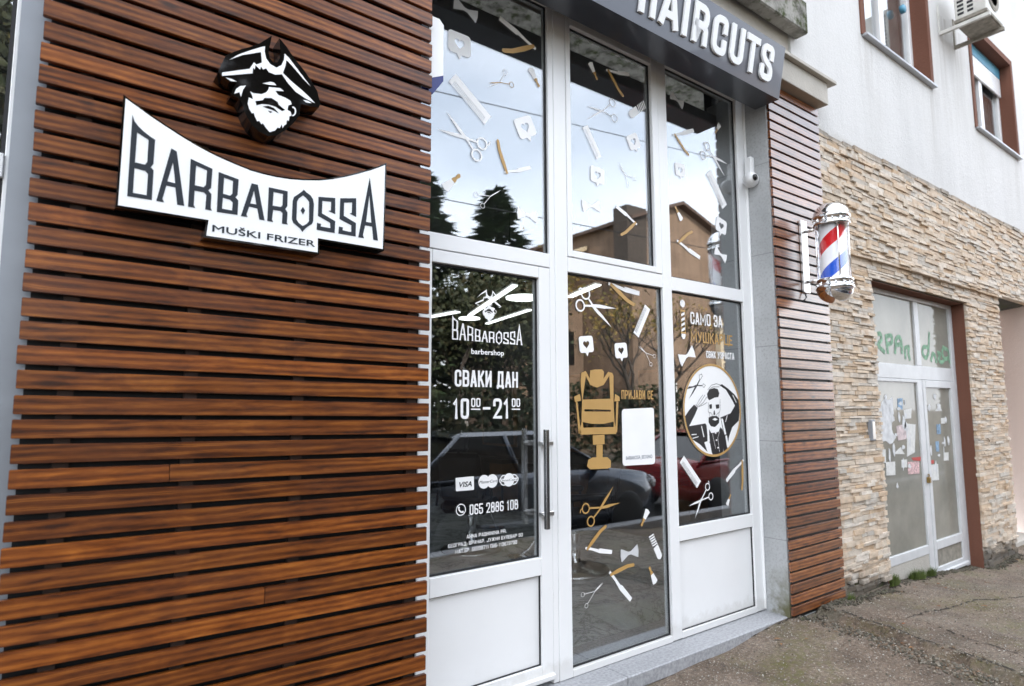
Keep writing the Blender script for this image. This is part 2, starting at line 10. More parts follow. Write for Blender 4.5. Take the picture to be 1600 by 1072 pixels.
# ---------------------------------------------------------------- helpers
def link(name, me, mat=None, parent=None):
    o = bpy.data.objects.new(name, me)
    COL.objects.link(o)
    if mat is not None:
        for m in (mat if isinstance(mat, (list, tuple)) else [mat]):
            me.materials.append(m)
    if parent is not None:
        o.parent = parent
        o.matrix_parent_inverse = Matrix.Translation(-parent.location)
    return o
def tag(o, label=None, cat=None, group=None, kind=None):
    if label: o['label'] = label
    if cat: o['category'] = cat
    if group: o['group'] = group
    if kind: o['kind'] = kind
    return o
def thing(name, label, cat, loc=(0, 0, 0), group=None):
    o = bpy.data.objects.new(name, None); COL.objects.link(o)
    o.location = loc; o.empty_display_size = .1
    return tag(o, label, cat, group)
class MB:
    """collects shapes into ONE mesh"""
    def __init__(s): s.bm = bmesh.new()
    def box(s, x0, x1, y0, y1, z0, z1, mi=0, bev=0):
        ret = bmesh.ops.create_cube(s.bm, size=1)
        vs = ret['verts']
        for v in vs:
            v.co = Vector((x0 + (v.co.x + .5) * (x1 - x0), y0 + (v.co.y + .5) * (y1 - y0), z0 + (v.co.z + .5) * (z1 - z0)))
        fs = set(f for v in vs for f in v.link_faces)
        for f in fs: f.material_index = mi
        if bev:
            es = list(set(e for v in vs for e in v.link_edges))
            bmesh.ops.bevel(s.bm, geom=es, offset=bev, segments=1, affect='EDGES')
        return vs
    def hexa(s, pts, mi=0):
        """8 corners: 4 bottom ccw, 4 top ccw"""
        v = [s.bm.verts.new(p) for p in pts]
        for q in ((0, 3, 2, 1), (4, 5, 6, 7), (0, 1, 5, 4), (1, 2, 6, 5), (2, 3, 7, 6), (3, 0, 4, 7)):
            f = s.bm.faces.new([v[i] for i in q]); f.material_index = mi
        return v
    def quad(s, a, b, c, d, mi=0):
        f = s.bm.faces.new([s.bm.verts.new(p) for p in (a, b, c, d)]); f.material_index = mi
    def tube(s, pts, r, n=8, mi=0, cap=True, radii=None):
        pts = [Vector(p) for p in pts]; rings = []
        for i, p in enumerate(pts):
            t = (pts[min(i + 1, len(pts) - 1)] - pts[max(i - 1, 0)]).normalized()
            a = Vector((0, 0, 1)) if abs(t.z) < .9 else Vector((1, 0, 0))
            u = t.cross(a).normalized(); w = t.cross(u).normalized()
            rr = radii[i] if radii else r
            rings.append([s.bm.verts.new(p + (u * math.cos(2 * PI * k / n) + w * math.sin(2 * PI * k / n)) * rr) for k in range(n)])
        for i in range(len(rings) - 1):
            for k in range(n):
                f = s.bm.faces.new((rings[i][k], rings[i][(k + 1) % n], rings[i + 1][(k + 1) % n], rings[i + 1][k])); f.material_index = mi; f.smooth = True
        if cap:
            for rg in (rings[0][::-1], rings[-1]):
                f = s.bm.faces.new(rg); f.material_index = mi
    def lathe(s, prof, c=(0, 0, 0), n=32, mi=0, axis='z'):
        c = Vector(c); rings = []
        for r, h in prof:
            ring = []
            for k in range(n):
                a = 2 * PI * k / n
                if axis == 'z': p = Vector((r * math.cos(a), r * math.sin(a), h))
                elif axis == 'y': p = Vector((r * math.cos(a), h, r * math.sin(a)))
                else: p = Vector((h, r * math.cos(a), r * math.sin(a)))
                ring.append(s.bm.verts.new(c + p))
            rings.append(ring)
        for i in range(len(rings) - 1):
            for k in range(n):
                f = s.bm.faces.new((rings[i][k], rings[i][(k + 1) % n], rings[i + 1][(k + 1) % n], rings[i + 1][k])); f.material_index = mi; f.smooth = True
        for rg in (rings[0], rings[-1]):
            if (rg[0].co - rg[n // 2].co).length > 1e-4:
                f = s.bm.faces.new(rg); f.material_index = mi
    def sheet(s, loops, y, mi=0, fn=None):
        """flat polygon (outer loop + holes) of (x,z) at depth y"""
        ls = [[Vector((p[0], p[1], 0)) for p in l] for l in loops]
        tris = tessellate_polygon(ls); flat = [p for l in ls for p in l]
        vs = [s.bm.verts.new(fn(p.x, p.y) if fn else (p.x, y, p.y)) for p in flat]
        for t in tris:
            try:
                f = s.bm.faces.new([vs[i] for i in t]); f.material_index = mi
                f.normal_update()
                if f.normal.y > 0: f.normal_flip()
            except ValueError: pass
    def prism(s, loops, y0, y1, mi=0, mi_side=None, fn=None):
        """(x,z) polygon standing from front y0 back to y1"""
        fn = fn or (lambda x, z, y: Vector((x, y, z)))
        ls = [[Vector((p[0], p[1], 0)) for p in l] for l in loops]
        tris = tessellate_polygon(ls); flat = [p for l in ls for p in l]
        fr = [s.bm.verts.new(fn(p.x, p.y, y0)) for p in flat]; bk = [s.bm.verts.new(fn(p.x, p.y, y1)) for p in flat]
        new = []
        for t in tris:
            try:
                f = s.bm.faces.new([fr[i] for i in t]); f.material_index = mi; new.append(f)
                f = s.bm.faces.new([bk[i] for i in t[::-1]]); f.material_index = mi if mi_side is None else mi_side; new.append(f)
            except ValueError: pass
        k = 0
        for l in ls:
            n = len(l)
            for i in range(n):
                a, b = k + i, k + (i + 1) % n
                f = s.bm.faces.new((fr[a], fr[b], bk[b], bk[a])); f.material_index = mi if mi_side is None else mi_side; new.append(f)
            k += n
        bmesh.ops.recalc_face_normals(s.bm, faces=new)
    def ribbon(s, pts, t, y, closed=False, mi=0, cap=0, fn=None):
        """flat stroke of width t along (x,z) points"""
        P = [Vector((p[0], p[1])) for p in pts]
        P = [p for i, p in enumerate(P) if i == 0 or (p - P[i - 1]).length > 1e-6]
        if len(P) < 2: return
        if cap and not closed:
            P[0] = P[0] + (P[0] - P[1]).normalized() * cap; P[-1] = P[-1] + (P[-1] - P[-2]).normalized() * cap
        n = len(P); L = []; R = []
        for i in range(n):
            d1 = (P[i] - P[i - 1]).normalized() if (i > 0 or closed) else None
            d2 = (P[(i + 1) % n] - P[i]).normalized() if (i < n - 1 or closed) else None
            d1 = d1 or d2; d2 = d2 or d1
            n1 = Vector((-d1.y, d1.x)); n2 = Vector((-d2.y, d2.x)); m = n1 + n2
            if m.length < .2: m = n1
            m.normalize(); k = min(1 / max(m.dot(n1), .35), 1.6)
            L.append(P[i] + m * (t / 2 * k)); R.append(P[i] - m * (t / 2 * k))
        lv = [s.bm.verts.new((p.x, y - 3e-5 * i, p.y)) for i, p in enumerate(L)]; rv = [s.bm.verts.new((p.x, y - 3e-5 * i, p.y)) for i, p in enumerate(R)]
        for i in range(n if closed else n - 1):
            j = (i + 1) % n
            f = s.bm.faces.new((lv[i], lv[j], rv[j], rv[i])); f.material_index = mi
            f.normal_update()
            if f.normal.y > 0: f.normal_flip()
    def build(s, name, mat=None, parent=None, smooth=False):
        me = bpy.data.meshes.new(name); s.bm.to_mesh(me); s.bm.free()
        if smooth:
            for p in me.polygons: p.use_smooth = True
        return link(name, me, mat, parent)
def dup_tree(root, loc, label=None, rz=None):
    r = root.copy(); COL.objects.link(r); r.location = loc
    if label: r['label'] = label
    if rz is not None: r.rotation_euler.z = rz
    for ch in list(root.children):
        c = ch.copy(); COL.objects.link(c); c.parent = r; c.matrix_parent_inverse = ch.matrix_parent_inverse.copy()
        for g in ch.children:
            d = g.copy(); COL.objects.link(d); d.parent = c; d.matrix_parent_inverse = g.matrix_parent_inverse.copy()
    return r
# ---------------------------------------------------------------- materials
def new_mat(name):
    m = bpy.data.materials.new(name); m.use_nodes = True
    nt = m.node_tree; nt.nodes.clear()
    out = nt.nodes.new('ShaderNodeOutputMaterial'); bs = nt.nodes.new('ShaderNodeBsdfPrincipled')
    nt.links.new(bs.outputs[0], out.inputs[0])
    return m, nt, bs, out
def N(nt, t, **k):
    n = nt.nodes.new('ShaderNode' + t)
    for a, b in k.items():
        if a.startswith('i_'): n.inputs[a[2:].replace('_', ' ')].default_value = b
        else: setattr(n, a, b)
    return n
def ramp(nt, fac, stops):
    r = nt.nodes.new('ShaderNodeValToRGB'); el = r.color_ramp.elements
    while len(el) < len(stops): el.new(.5)
    for e, (p, c) in zip(el, stops): e.position = p; e.color = (*c, 1) if len(c) == 3 else c
    nt.links.new(fac, r.inputs[0]); return r.outputs[0]
def noise(nt, vec, scale, detail=4, rough=.55, dist=0):
    n = nt.nodes.new('ShaderNodeTexNoise'); n.inputs['Scale'].default_value = scale; n.inputs['Detail'].default_value = detail
    n.inputs['Roughness'].default_value = rough; n.inputs['Distortion'].default_value = dist
    nt.links.new(vec, n.inputs['Vector']); return n.outputs[0]
def mapping(nt, vec, scale, loc=(0, 0, 0)):
    m = nt.nodes.new('ShaderNodeMapping'); m.inputs['Scale'].default_value = scale; m.inputs['Location'].default_value = loc
    nt.links.new(vec, m.inputs[0]); return m.outputs[0]
def math_(nt, op, a, b=None, c=None):
    n = nt.nodes.new('ShaderNodeMath'); n.operation = op
    for i, v in enumerate((a, b, c)):
        if v is None: continue
        if isinstance(v, (int, float)): n.inputs[i].default_value = v
        else: nt.links.new(v, n.inputs[i])
    return n.outputs[0]
def mixc(nt, fac, a, b, mode='MIX'):
    n = nt.nodes.new('ShaderNodeMix'); n.data_type = 'RGBA'; n.blend_type = mode
    for s, v in ((0, fac), (6, a), (7, b)):
        if isinstance(v, (int, float)): n.inputs[s].default_value = v
        elif isinstance(v, tuple): n.inputs[s].default_value = (*v, 1)
        else: nt.links.new(v, n.inputs[s])
    return n.outputs[2]
def bump(nt, bs, h, strength=.3, dist=.01):
    b = nt.nodes.new('ShaderNodeBump'); b.inputs['Strength'].default_value = strength; b.inputs['Distance'].default_value = dist
    nt.links.new(h, b.inputs['Height']); nt.links.new(b.outputs[0], bs.inputs['Normal'])
def pos(nt): return nt.nodes.new('ShaderNodeNewGeometry').outputs['Position']
def sepz(nt, v, i=2):
    s = nt.nodes.new('ShaderNodeSeparateXYZ'); nt.links.new(v, s.inputs[0]); return s.outputs[i]
def simple(name, col, rough=.5, metal=0, var=.08, scale=6, spec=.5, bmp=0, bscale=80, coat=0, emit=None, es=1):
    m, nt, bs, out = new_mat(name); p = pos(nt)
    n = noise(nt, p, scale, 5)
    a = tuple(min(1, c * (1 - var)) for c in col); b = tuple(min(1, c * (1 + var)) for c in col)
    nt.links.new(ramp(nt, n, [(.3, a), (.7, b)]), bs.inputs['Base Color'])
    bs.inputs['Roughness'].default_value = rough; bs.inputs['Metallic'].default_value = metal
    bs.inputs['Specular IOR Level'].default_value = spec; bs.inputs['Coat Weight'].default_value = coat
    if bmp: bump(nt, bs, noise(nt, p, bscale, 4), bmp, .004)
    if emit: bs.inputs['Emission Color'].default_value = (*emit, 1); bs.inputs['Emission Strength'].default_value = es
    return m
def mat_wood(name, cols, stretch=(3.2, 32, 30), coat=.4, rough=.4):
    m, nt, bs, out = new_mat(name)
    g = nt.nodes.new('ShaderNodeNewGeometry'); rnd = g.outputs['Random Per Island']
    off = nt.nodes.new('ShaderNodeCombineXYZ')
    nt.links.new(math_(nt, 'MULTIPLY', rnd, 37.0), off.inputs[0]); nt.links.new(math_(nt, 'MULTIPLY', rnd, 91.0), off.inputs[2]); nt.links.new(math_(nt, 'MULTIPLY', rnd, 13.0), off.inputs[1])
    add = N(nt, 'VectorMath', operation='ADD'); nt.links.new(g.outputs['Position'], add.inputs[0]); nt.links.new(off.outputs[0], add.inputs[1])
    v = mapping(nt, add.outputs[0], stretch)
    fine = noise(nt, v, 3.2, 8, .65, .4)
    v2 = mapping(nt, add.outputs[0], (2.6, 7, 10))
    broad = noise(nt, v2, 1.3, 4, .6, 1.2)
    hair = noise(nt, mapping(nt, add.outputs[0], (4, 80, 95)), 2.6, 6, .7, .3)
    w = N(nt, 'TexWave', wave_type='RINGS', rings_direction='X'); w.inputs['Scale'].default_value = 1.1; w.inputs['Distortion'].default_value = 5; w.inputs['Detail'].default_value = 3; w.inputs['Detail Scale'].default_value = 1.2
    nt.links.new(mapping(nt, add.outputs[0], (1.5, 8, 11)), w.inputs[0])
    h = math_(nt, 'ADD', math_(nt, 'MULTIPLY', fine, .34), math_(nt, 'ADD', math_(nt, 'MULTIPLY', broad, .52), math_(nt, 'MULTIPLY', w.outputs[1], .17)))
    col = ramp(nt, h, [(.33, cols[0]), (.45, cols[1]), (.57, cols[2]), (.74, cols[3])])
    tint = ramp(nt, rnd, [(0, (.58, .52, .5)), (.25, (.9, .86, .84)), (.5, (1.05, 1.05, 1.05)), (.75, (1.3, 1.22, 1.08)), (1, (.68, .62, .62))])
    c = mixc(nt, 1.0, col, tint, 'MULTIPLY')
    c = mixc(nt, 1.0, c, ramp(nt, hair, [(.3, (.72, .69, .67)), (.5, (1, 1, 1)), (.72, (1.18, 1.14, 1.1))]), 'MULTIPLY')
    fg = math_(nt, 'MULTIPLY', ramp(nt, w.outputs[1], [(.78, (0, 0, 0)), (.9, (1, 1, 1)), (.97, (0, 0, 0))]), ramp(nt, noise(nt, add.outputs[0], 1.6, 2), [(.5, (0, 0, 0)), (.62, (.55, .55, .55))]))
    c = mixc(nt, fg, c, tuple(x * 1.25 for x in cols[3]))
    kn = N(nt, 'TexVoronoi'); kn.inputs['Scale'].default_value = 1.0; nt.links.new(mapping(nt, add.outputs[0], (2.4, 9, 9)), kn.inputs[0])
    c = mixc(nt, ramp(nt, kn.outputs['Distance'], [(.04, (.85, .85, .85)), (.13, (0, 0, 0))]), c, tuple(x * .5 for x in cols[0]))
    # weather blotches
    bl = noise(nt, mapping(nt, g.outputs['Position'], (1.6, 1, 6)), 1.7, 5, .6, .5)
    c = mixc(nt, ramp(nt, bl, [(.55, (0, 0, 0)), (.75, (.35, .35, .35))]), c, tuple(x * .6 for x in cols[0]))
    # board joints
    nt.links.new(c, bs.inputs['Base Color'])
    bs.inputs['Specular IOR Level'].default_value = .3; bs.inputs['Roughness'].default_value = rough; bs.inputs['Coat Weight'].default_value = coat; bs.inputs['Coat Roughness'].default_value = .2
    nt.links.new(ramp(nt, bl, [(.3, (rough - .08,) * 3), (.7, (rough + .16,) * 3)]), bs.inputs['Roughness'])
    bump(nt, bs, fine, .22, .003)
    return m
def mat_glass(name, tint=(.965, .98, .98), base=.185, k=.8):
    m, nt, bs, out = new_mat(name); nt.nodes.remove(bs)
    tr = N(nt, 'BsdfTransparent'); tr.inputs[0].default_value = (*tint, 1)
    gl = N(nt, 'BsdfGlossy'); gl.inputs['Roughness'].default_value = 0.0; gl.inputs[0].default_value = (.96, .98, 1, 1)
    g = nt.nodes.new('ShaderNodeNewGeometry'); dt = N(nt, 'VectorMath', operation='DOT_PRODUCT'); nt.links.new(g.outputs['Incoming'], dt.inputs[0]); nt.links.new(g.outputs['Normal'], dt.inputs[1])
    ca = math_(nt, 'SUBTRACT', 1.0, math_(nt, 'ABSOLUTE', dt.outputs['Value']))
    f = math_(nt, 'ADD', math_(nt, 'MULTIPLY', math_(nt, 'POWER', ca, 4.0), k), base)
    # very slightly wavy panes
    b = N(nt, 'Bump'); b.inputs['Strength'].default_value = .02; b.inputs['Distance'].default_value = .02
    nt.links.new(noise(nt, pos(nt), 1.6, 1), b.inputs['Height']); nt.links.new(b.outputs[0], gl.inputs['Normal'])
    mx = N(nt, 'MixShader'); nt.links.new(f, mx.inputs[0]); nt.links.new(tr.outputs[0], mx.inputs[1]); nt.links.new(gl.outputs[0], mx.inputs[2])
    nt.links.new(mx.outputs[0], out.inputs[0]); return m
M = {}
WCOL = [(.036, .009, .002), (.108, .029, .0045), (.175, .052, .0085), (.31, .108, .018)]
M['slat'] = mat_wood('varnished_slat_wood', WCOL)
M['slat2'] = mat_wood('weathered_slat_wood', [(.045, .012, .003), (.14, .040, .008), (.22, .07, .014), (.33, .125, .03)], coat=1, rough=.36)
M['slat2'].node_tree.nodes['Principled BSDF'].inputs['Coat IOR'].default_value = 1.75
M['pvc'] = simple('white_window_plastic', (.88, .885, .89), .28, var=.015, scale=3)
def grime(m):
    nt = m.node_tree; bs = nt.nodes['Principled BSDF']; old = bs.inputs['Base Color'].links[0].from_socket; p = pos(nt)
    zz = math_(nt, 'SUBTRACT', sepz(nt, p), math_(nt, 'MULTIPLY', noise(nt, p, 14, 6, .7), .16))
    f = ramp(nt, zz, [(0, (.35, .35, .35)), (.05, (.06, .06, .06)), (.14, (0, 0, 0))])
    c = mixc(nt, f, old, (.42, .39, .34))
    sc = ramp(nt, noise(nt, mapping(nt, p, (1, 1, .3)), 26, 5, .7), [(.66, (0, 0, 0)), (.74, (.22, .22, .22))]); c = mixc(nt, sc, c, (.6, .59, .57))
    nt.links.new(c, bs.inputs['Base Color'])
grime(M['pvc'])
M['gasket'] = simple('black_rubber', (.012, .012, .014), .6)
M['white'] = simple('white_vinyl', (.93, .93, .93), .45, var=.02)
M['gold'] = simple('gold_vinyl', (.50, .30, .10), .4, var=.06)
M['black'] = simple('black_vinyl', (.012, .012, .014), .4)
M['pale'] = simple('grey_vinyl_hatch', (.62, .63, .64), .5)
M['acrylic'] = simple('white_acrylic', (.88, .89, .90), .3, var=.01)
M['slate'] = simple('dark_slate_acrylic', (.028, .034, .043), .5, var=.05, spec=.2)
M['gloss_black'] = simple('glossy_black', (.006, .005, .005), .05)
M['chrome'] = simple('chrome', (.86, .86, .87), .06, 1, var=.01)
M['steel'] = simple('brushed_steel', (.78, .77, .76), .28, 1, var=.04)
M['glass'] = mat_glass('shop_glass')
M['clear'] = mat_glass('tube_glass', (.97, .97, .98), .03, .8)
M['dirtyglass'] = None
def mat_plaster(name, col, streak=.12, z0=None, moss=False, drip=False):
    m, nt, bs, out = new_mat(name); p = pos(nt)
    a = noise(nt, p, 1.1, 6, .6); b = noise(nt, mapping(nt, p, (3.5, 3.5, .35)), 1.2, 5, .6)
    c = ramp(nt, math_(nt, 'ADD', math_(nt, 'MULTIPLY', a, .5), math_(nt, 'MULTIPLY', b, .5)), [(.3, tuple(x * (1 - streak * 1.6) for x in col)), (.55, col), (.75, tuple(min(1, x * (1 + streak * .3)) for x in col))])
    if moss:
        mk = ramp(nt, noise(nt, p, 5.5, 7, .65), [(.5, (0, 0, 0)), (.62, (1, 1, 1))])
        c = mixc(nt, mk, c, (.045, .06, .012))
        mk2 = ramp(nt, noise(nt, mapping(nt, p, (1, 1, 1), (4, 2, 7)), 3.2, 7, .7), [(.48, (0, 0, 0)), (.66, (.9, .9, .9))])
        c = mixc(nt, mk2, c, (.05, .045, .035))
    if drip:   # rain streaks below the air conditioner and the sills
        dn = ramp(nt, noise(nt, mapping(nt, p, (9, 9, .5)), 1.6, 6, .6), [(.45, (0, 0, 0)), (.7, (1, 1, 1))])
        xx = sepz(nt, p, 0); zz = sepz(nt, p)
        def bandm(x0, hw, zt, zl):
            a = math_(nt, 'MAXIMUM', math_(nt, 'SUBTRACT', 1.0, math_(nt, 'DIVIDE', math_(nt, 'ABSOLUTE', math_(nt, 'SUBTRACT', xx, x0)), hw)), 0.0)
            v = math_(nt, 'MULTIPLY', math_(nt, 'LESS_THAN', zz, zt), math_(nt, 'MAXIMUM', math_(nt, 'SUBTRACT', 1.0, math_(nt, 'DIVIDE', math_(nt, 'SUBTRACT', zt, zz), zl)), 0.0))
            return math_(nt, 'MULTIPLY', a, v)
        mk = math_(nt, 'ADD', math_(nt, 'ADD', bandm(7.45, .75, 6.4, 1.9), bandm(6.75, .3, 5.31, 1.1)), math_(nt, 'ADD', bandm(5.1, .25, 5.31, 1.0), bandm(9.9, .3, 5.2, 1.0)))
        c = mixc(nt, math_(nt, 'MULTIPLY', math_(nt, 'MULTIPLY', mk, dn), .75), c, (.33, .30, .26))
        gm = ramp(nt, noise(nt, p, .7, 6, .6), [(.5, (0, 0, 0)), (.75, (.3, .3, .3))]); c = mixc(nt, gm, c, (.52, .51, .48))
        ft = ramp(nt, math_(nt, 'SUBTRACT', math_(nt, 'ADD', zz, math_(nt, 'MULTIPLY', noise(nt, p, 6, 5), .25)), 4.0), [(.1, (.5, .5, .5)), (.22, (0, 0, 0))]); c = mixc(nt, ft, c, (.42, .39, .34))
    nt.links.new(c, bs.inputs['Base Color']); bs.inputs['Roughness'].default_value = .9; bs.inputs['Specular IOR Level'].default_value = .25
    h = math_(nt, 'ADD', noise(nt, p, 48, 5, .65), math_(nt, 'MULTIPLY', noise(nt, p, 19, 4, .6), .7))
    bump(nt, bs, h, .5, .01); return m
M['stucco'] = mat_plaster('white_stucco', (.665, .66, .65), .07, drip=True)
M['beige_plaster'] = mat_plaster('beige_plaster', (.52, .49, .44))
M['pink_plaster'] = mat_plaster('pinkish_plaster', (.86, .75, .69), .04)
M['mossy'] = mat_plaster('mossy_concrete', (.36, .35, .32), .3, moss=True)
M['brown_paint'] = mat_plaster('brown_painted_reveal', (.17, .075, .05), .12)
def mat_concrete():
    m, nt, bs, out = new_mat('grey_concrete_slabs'); p = pos(nt)
    c = ramp(nt, noise(nt, p, 3, 6, .6), [(.3, (.36, .37, .375)), (.7, (.48, .49, .495))])
    c = mixc(nt, ramp(nt, noise(nt, p, 60, 3), [(.35, (.5, .5, .5)), (.5, (0, 0, 0))]), c, (.3, .3, .3))
    z = sepz(nt, p)
    jl = math_(nt, 'LESS_THAN', math_(nt, 'FRACT', math_(nt, 'DIVIDE', math_(nt, 'SUBTRACT', z, .55), .735)), .008)
    c = mixc(nt, math_(nt, 'MULTIPLY', jl, .55), c, (.16, .16, .16))
    # green-brown damp stain near the foot
    lo = ramp(nt, math_(nt, 'ADD', z, math_(nt, 'MULTIPLY', noise(nt, p, 7, 5), .5)), [(.28, (1, 1, 1)), (.62, (0, 0, 0))])
    mk = mixc(nt, 1.0, lo, ramp(nt, noise(nt, p, 6, 5), [(.45, (0, 0, 0)), (.6, (1, 1, 1))]), 'MULTIPLY')
    c = mixc(nt, mk, c, (.12, .115, .06))
    nt.links.new(c, bs.inputs['Base Color']); bs.inputs['Roughness'].default_value = .85
    bump(nt, bs, noise(nt, p, 90, 4), .25, .004); return m
M['concrete'] = mat_concrete()
M['metal_post'] = simple('grey_metal_sheet', (.27, .29, .32), .42, .3, var=.05)
M['gap_shade'] = simple('painted_gap_shade', (.012, .012, .013), .5, spec=.25)  # near black: paints the shade seen in the gaps between slats
def mat_stone():
    m, nt, bs, out = new_mat('split_stone'); g = nt.nodes.new('ShaderNodeNewGeometry'); p = g.outputs['Position']
    c = ramp(nt, g.outputs['Random Per Island'], [(0, (.64, .54, .44)), (.18, (.68, .62, .55)), (.34, (.62, .49, .37)), (.48, (.70, .65, .59)), (.62, (.55, .53, .50)), (.76, (.66, .56, .45)), (.88, (.58, .44, .31)), (1, (.72, .68, .63))])
    n = noise(nt, p, 16, 6, .7)
    c = mixc(nt, .75, c, ramp(nt, n, [(.3, (.68, .63, .57)), (.5, (1.0, .95, .88)), (.7, (1.16, 1.1, 1.02))]), 'MULTIPLY')
    rust = ramp(nt, noise(nt, p, 7, 5, .6), [(.56, (0, 0, 0)), (.7, (.6, .6, .6))])
    c = mixc(nt, rust, c, (.48, .32, .19))
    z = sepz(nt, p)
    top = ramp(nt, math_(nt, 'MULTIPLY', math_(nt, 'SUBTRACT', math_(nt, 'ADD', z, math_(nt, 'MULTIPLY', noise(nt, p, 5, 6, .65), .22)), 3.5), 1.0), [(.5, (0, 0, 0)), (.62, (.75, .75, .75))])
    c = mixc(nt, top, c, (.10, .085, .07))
    # damp dark zone near the pavement, ragged edge
    zz = math_(nt, 'ADD', math_(nt, 'ADD', z, math_(nt, 'MULTIPLY', math_(nt, 'SUBTRACT', sepz(nt, p, 0), 4.3), .055)), math_(nt, 'MULTIPLY', math_(nt, 'SUBTRACT', noise(nt, p, 4, 6, .65), .5), .35))
    damp = ramp(nt, math_(nt, 'ADD', math_(nt, 'MULTIPLY', zz, .5), .5), [(.51, (.85, .85, .85)), (.585, (0, 0, 0))])
    c = mixc(nt, damp, c, (.07, .062, .05))
    nt.links.new(c, bs.inputs['Base Color']); bs.inputs['Roughness'].default_value = .88; bs.inputs['Specular IOR Level'].default_value = .3
    bump(nt, bs, noise(nt, p, 40, 6, .7), .8, .012); return m
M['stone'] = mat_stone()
M['plinth'] = mat_plaster('damp_plinth', (.085, .075, .06), .5, moss=True)
def mat_ground():
    m, nt, bs, out = new_mat('worn_concrete_pavement'); p = pos(nt)
    c = ramp(nt, noise(nt, p, 2.2, 7, .65), [(.3, (.075, .050, .033)), (.46, (.17, .122, .086)), (.6, (.235, .177, .13)), (.75, (.32, .255, .195))])
    sp = noise(nt, p, 70, 3, .7)
    c = mixc(nt, ramp(nt, sp, [(.58, (0, 0, 0)), (.68, (1, 1, 1))]), c, (.48, .44, .38))
    c = mixc(nt, ramp(nt, noise(nt, p, 60, 3, .7), [(.30, (1, 1, 1)), (.42, (0, 0, 0))]), c, (.05, .04, .03))
    c = mixc(nt, 1.0, c, ramp(nt, noise(nt, p, 46, 3, .75), [(.3, (.55, .53, .5)), (.5, (1, 1, 1)), (.68, (1.4, 1.38, 1.34))]), 'MULTIPLY')
    moss = mixc(nt, 1, ramp(nt, noise(nt, p, 1.25, 6, .65), [(.5, (0, 0, 0)), (.66, (1, 1, 1))]), ramp(nt, noise(nt, p, 24, 5, .7), [(.4, (0, 0, 0)), (.6, (1, 1, 1))]), 'MULTIPLY')
    c = mixc(nt, moss, c, (.15, .135, .04))
    green = ramp(nt, noise(nt, mapping(nt, p, (1, 1, 1), (3, 5, 1)), .9, 6, .6), [(.54, (0, 0, 0)), (.72, (.6, .6, .6))])
    c = mixc(nt, green, c, (.15, .155, .11))
    nt.links.new(c, bs.inputs['Base Color'])
    nt.links.new(ramp(nt, noise(nt, p, 1.8, 5), [(.35, (.45, .45, .45)), (.65, (.85, .85, .85))]), bs.inputs['Roughness'])
    h = math_(nt, 'ADD', noise(nt, p, 55, 6, .75), math_(nt, 'MULTIPLY', noise(nt, p, 9, 5, .6), 1.2))
    bump(nt, bs, h, 1.0, .028); return m
M['ground'] = mat_ground()
M['crack'] = simple('crack_dirt', (.035, .028, .02), .95, var=.6, scale=40)
M['asphalt'] = simple('asphalt', (.05, .05, .052), .85, var=.2, scale=30, bmp=.4)
M['terrazzo'] = simple('pale_stone_slab', (.33, .335, .35), .6, var=.25, scale=55, bmp=.2)
def mat_marble():
    m, nt, bs, out = new_mat('grey_marble_tile'); p = pos(nt)
    v = noise(nt, p, 1.5, 8, .7, 1.2)
    d = math_(nt, 'ABSOLUTE', math_(nt, 'SUBTRACT', v, .5))
    c = ramp(nt, d, [(0, (.24, .26, .27)), (.02, (.52, .55, .56)), (.12, (.66, .69, .70)), (.3, (.58, .61, .62))])
    br = N(nt, 'TexBrick'); br.offset = 0; br.inputs['Scale'].default_value = 1; br.inputs['Brick Width'].default_value = .6; br.inputs['Row Height'].default_value = .6; br.inputs['Mortar Size'].default_value = .003
    nt.links.new(p, br.inputs[0])
    c = mixc(nt, math_(nt, 'MULTIPLY', br.outputs['Fac'], .6), c, (.12, .12, .12))
    nt.links.new(c, bs.inputs['Base Color']); bs.inputs['Roughness'].default_value = .22; return m
M['marble'] = mat_marble()
M['room_dark'] = simple('dark_interior_wall', (.045, .047, .05), .7)
M['room_grey'] = simple('grey_interior_ceiling', (.2, .205, .21), .8)
M['lamp'] = simple('lamp_diffuser', (.8, .8, .8), .5, emit=(.95, 1, .97), es=1.7)
M['leather'] = simple('black_leather', (.012, .012, .013), .35, var=.3, scale=20, bmp=.2)
M['warmwood'] = simple('warm_wood', (.12, .06, .025), .45, var=.3, scale=9)
M['mirror'] = simple('mirror', (.8, .82, .83), .02, 1, var=0)
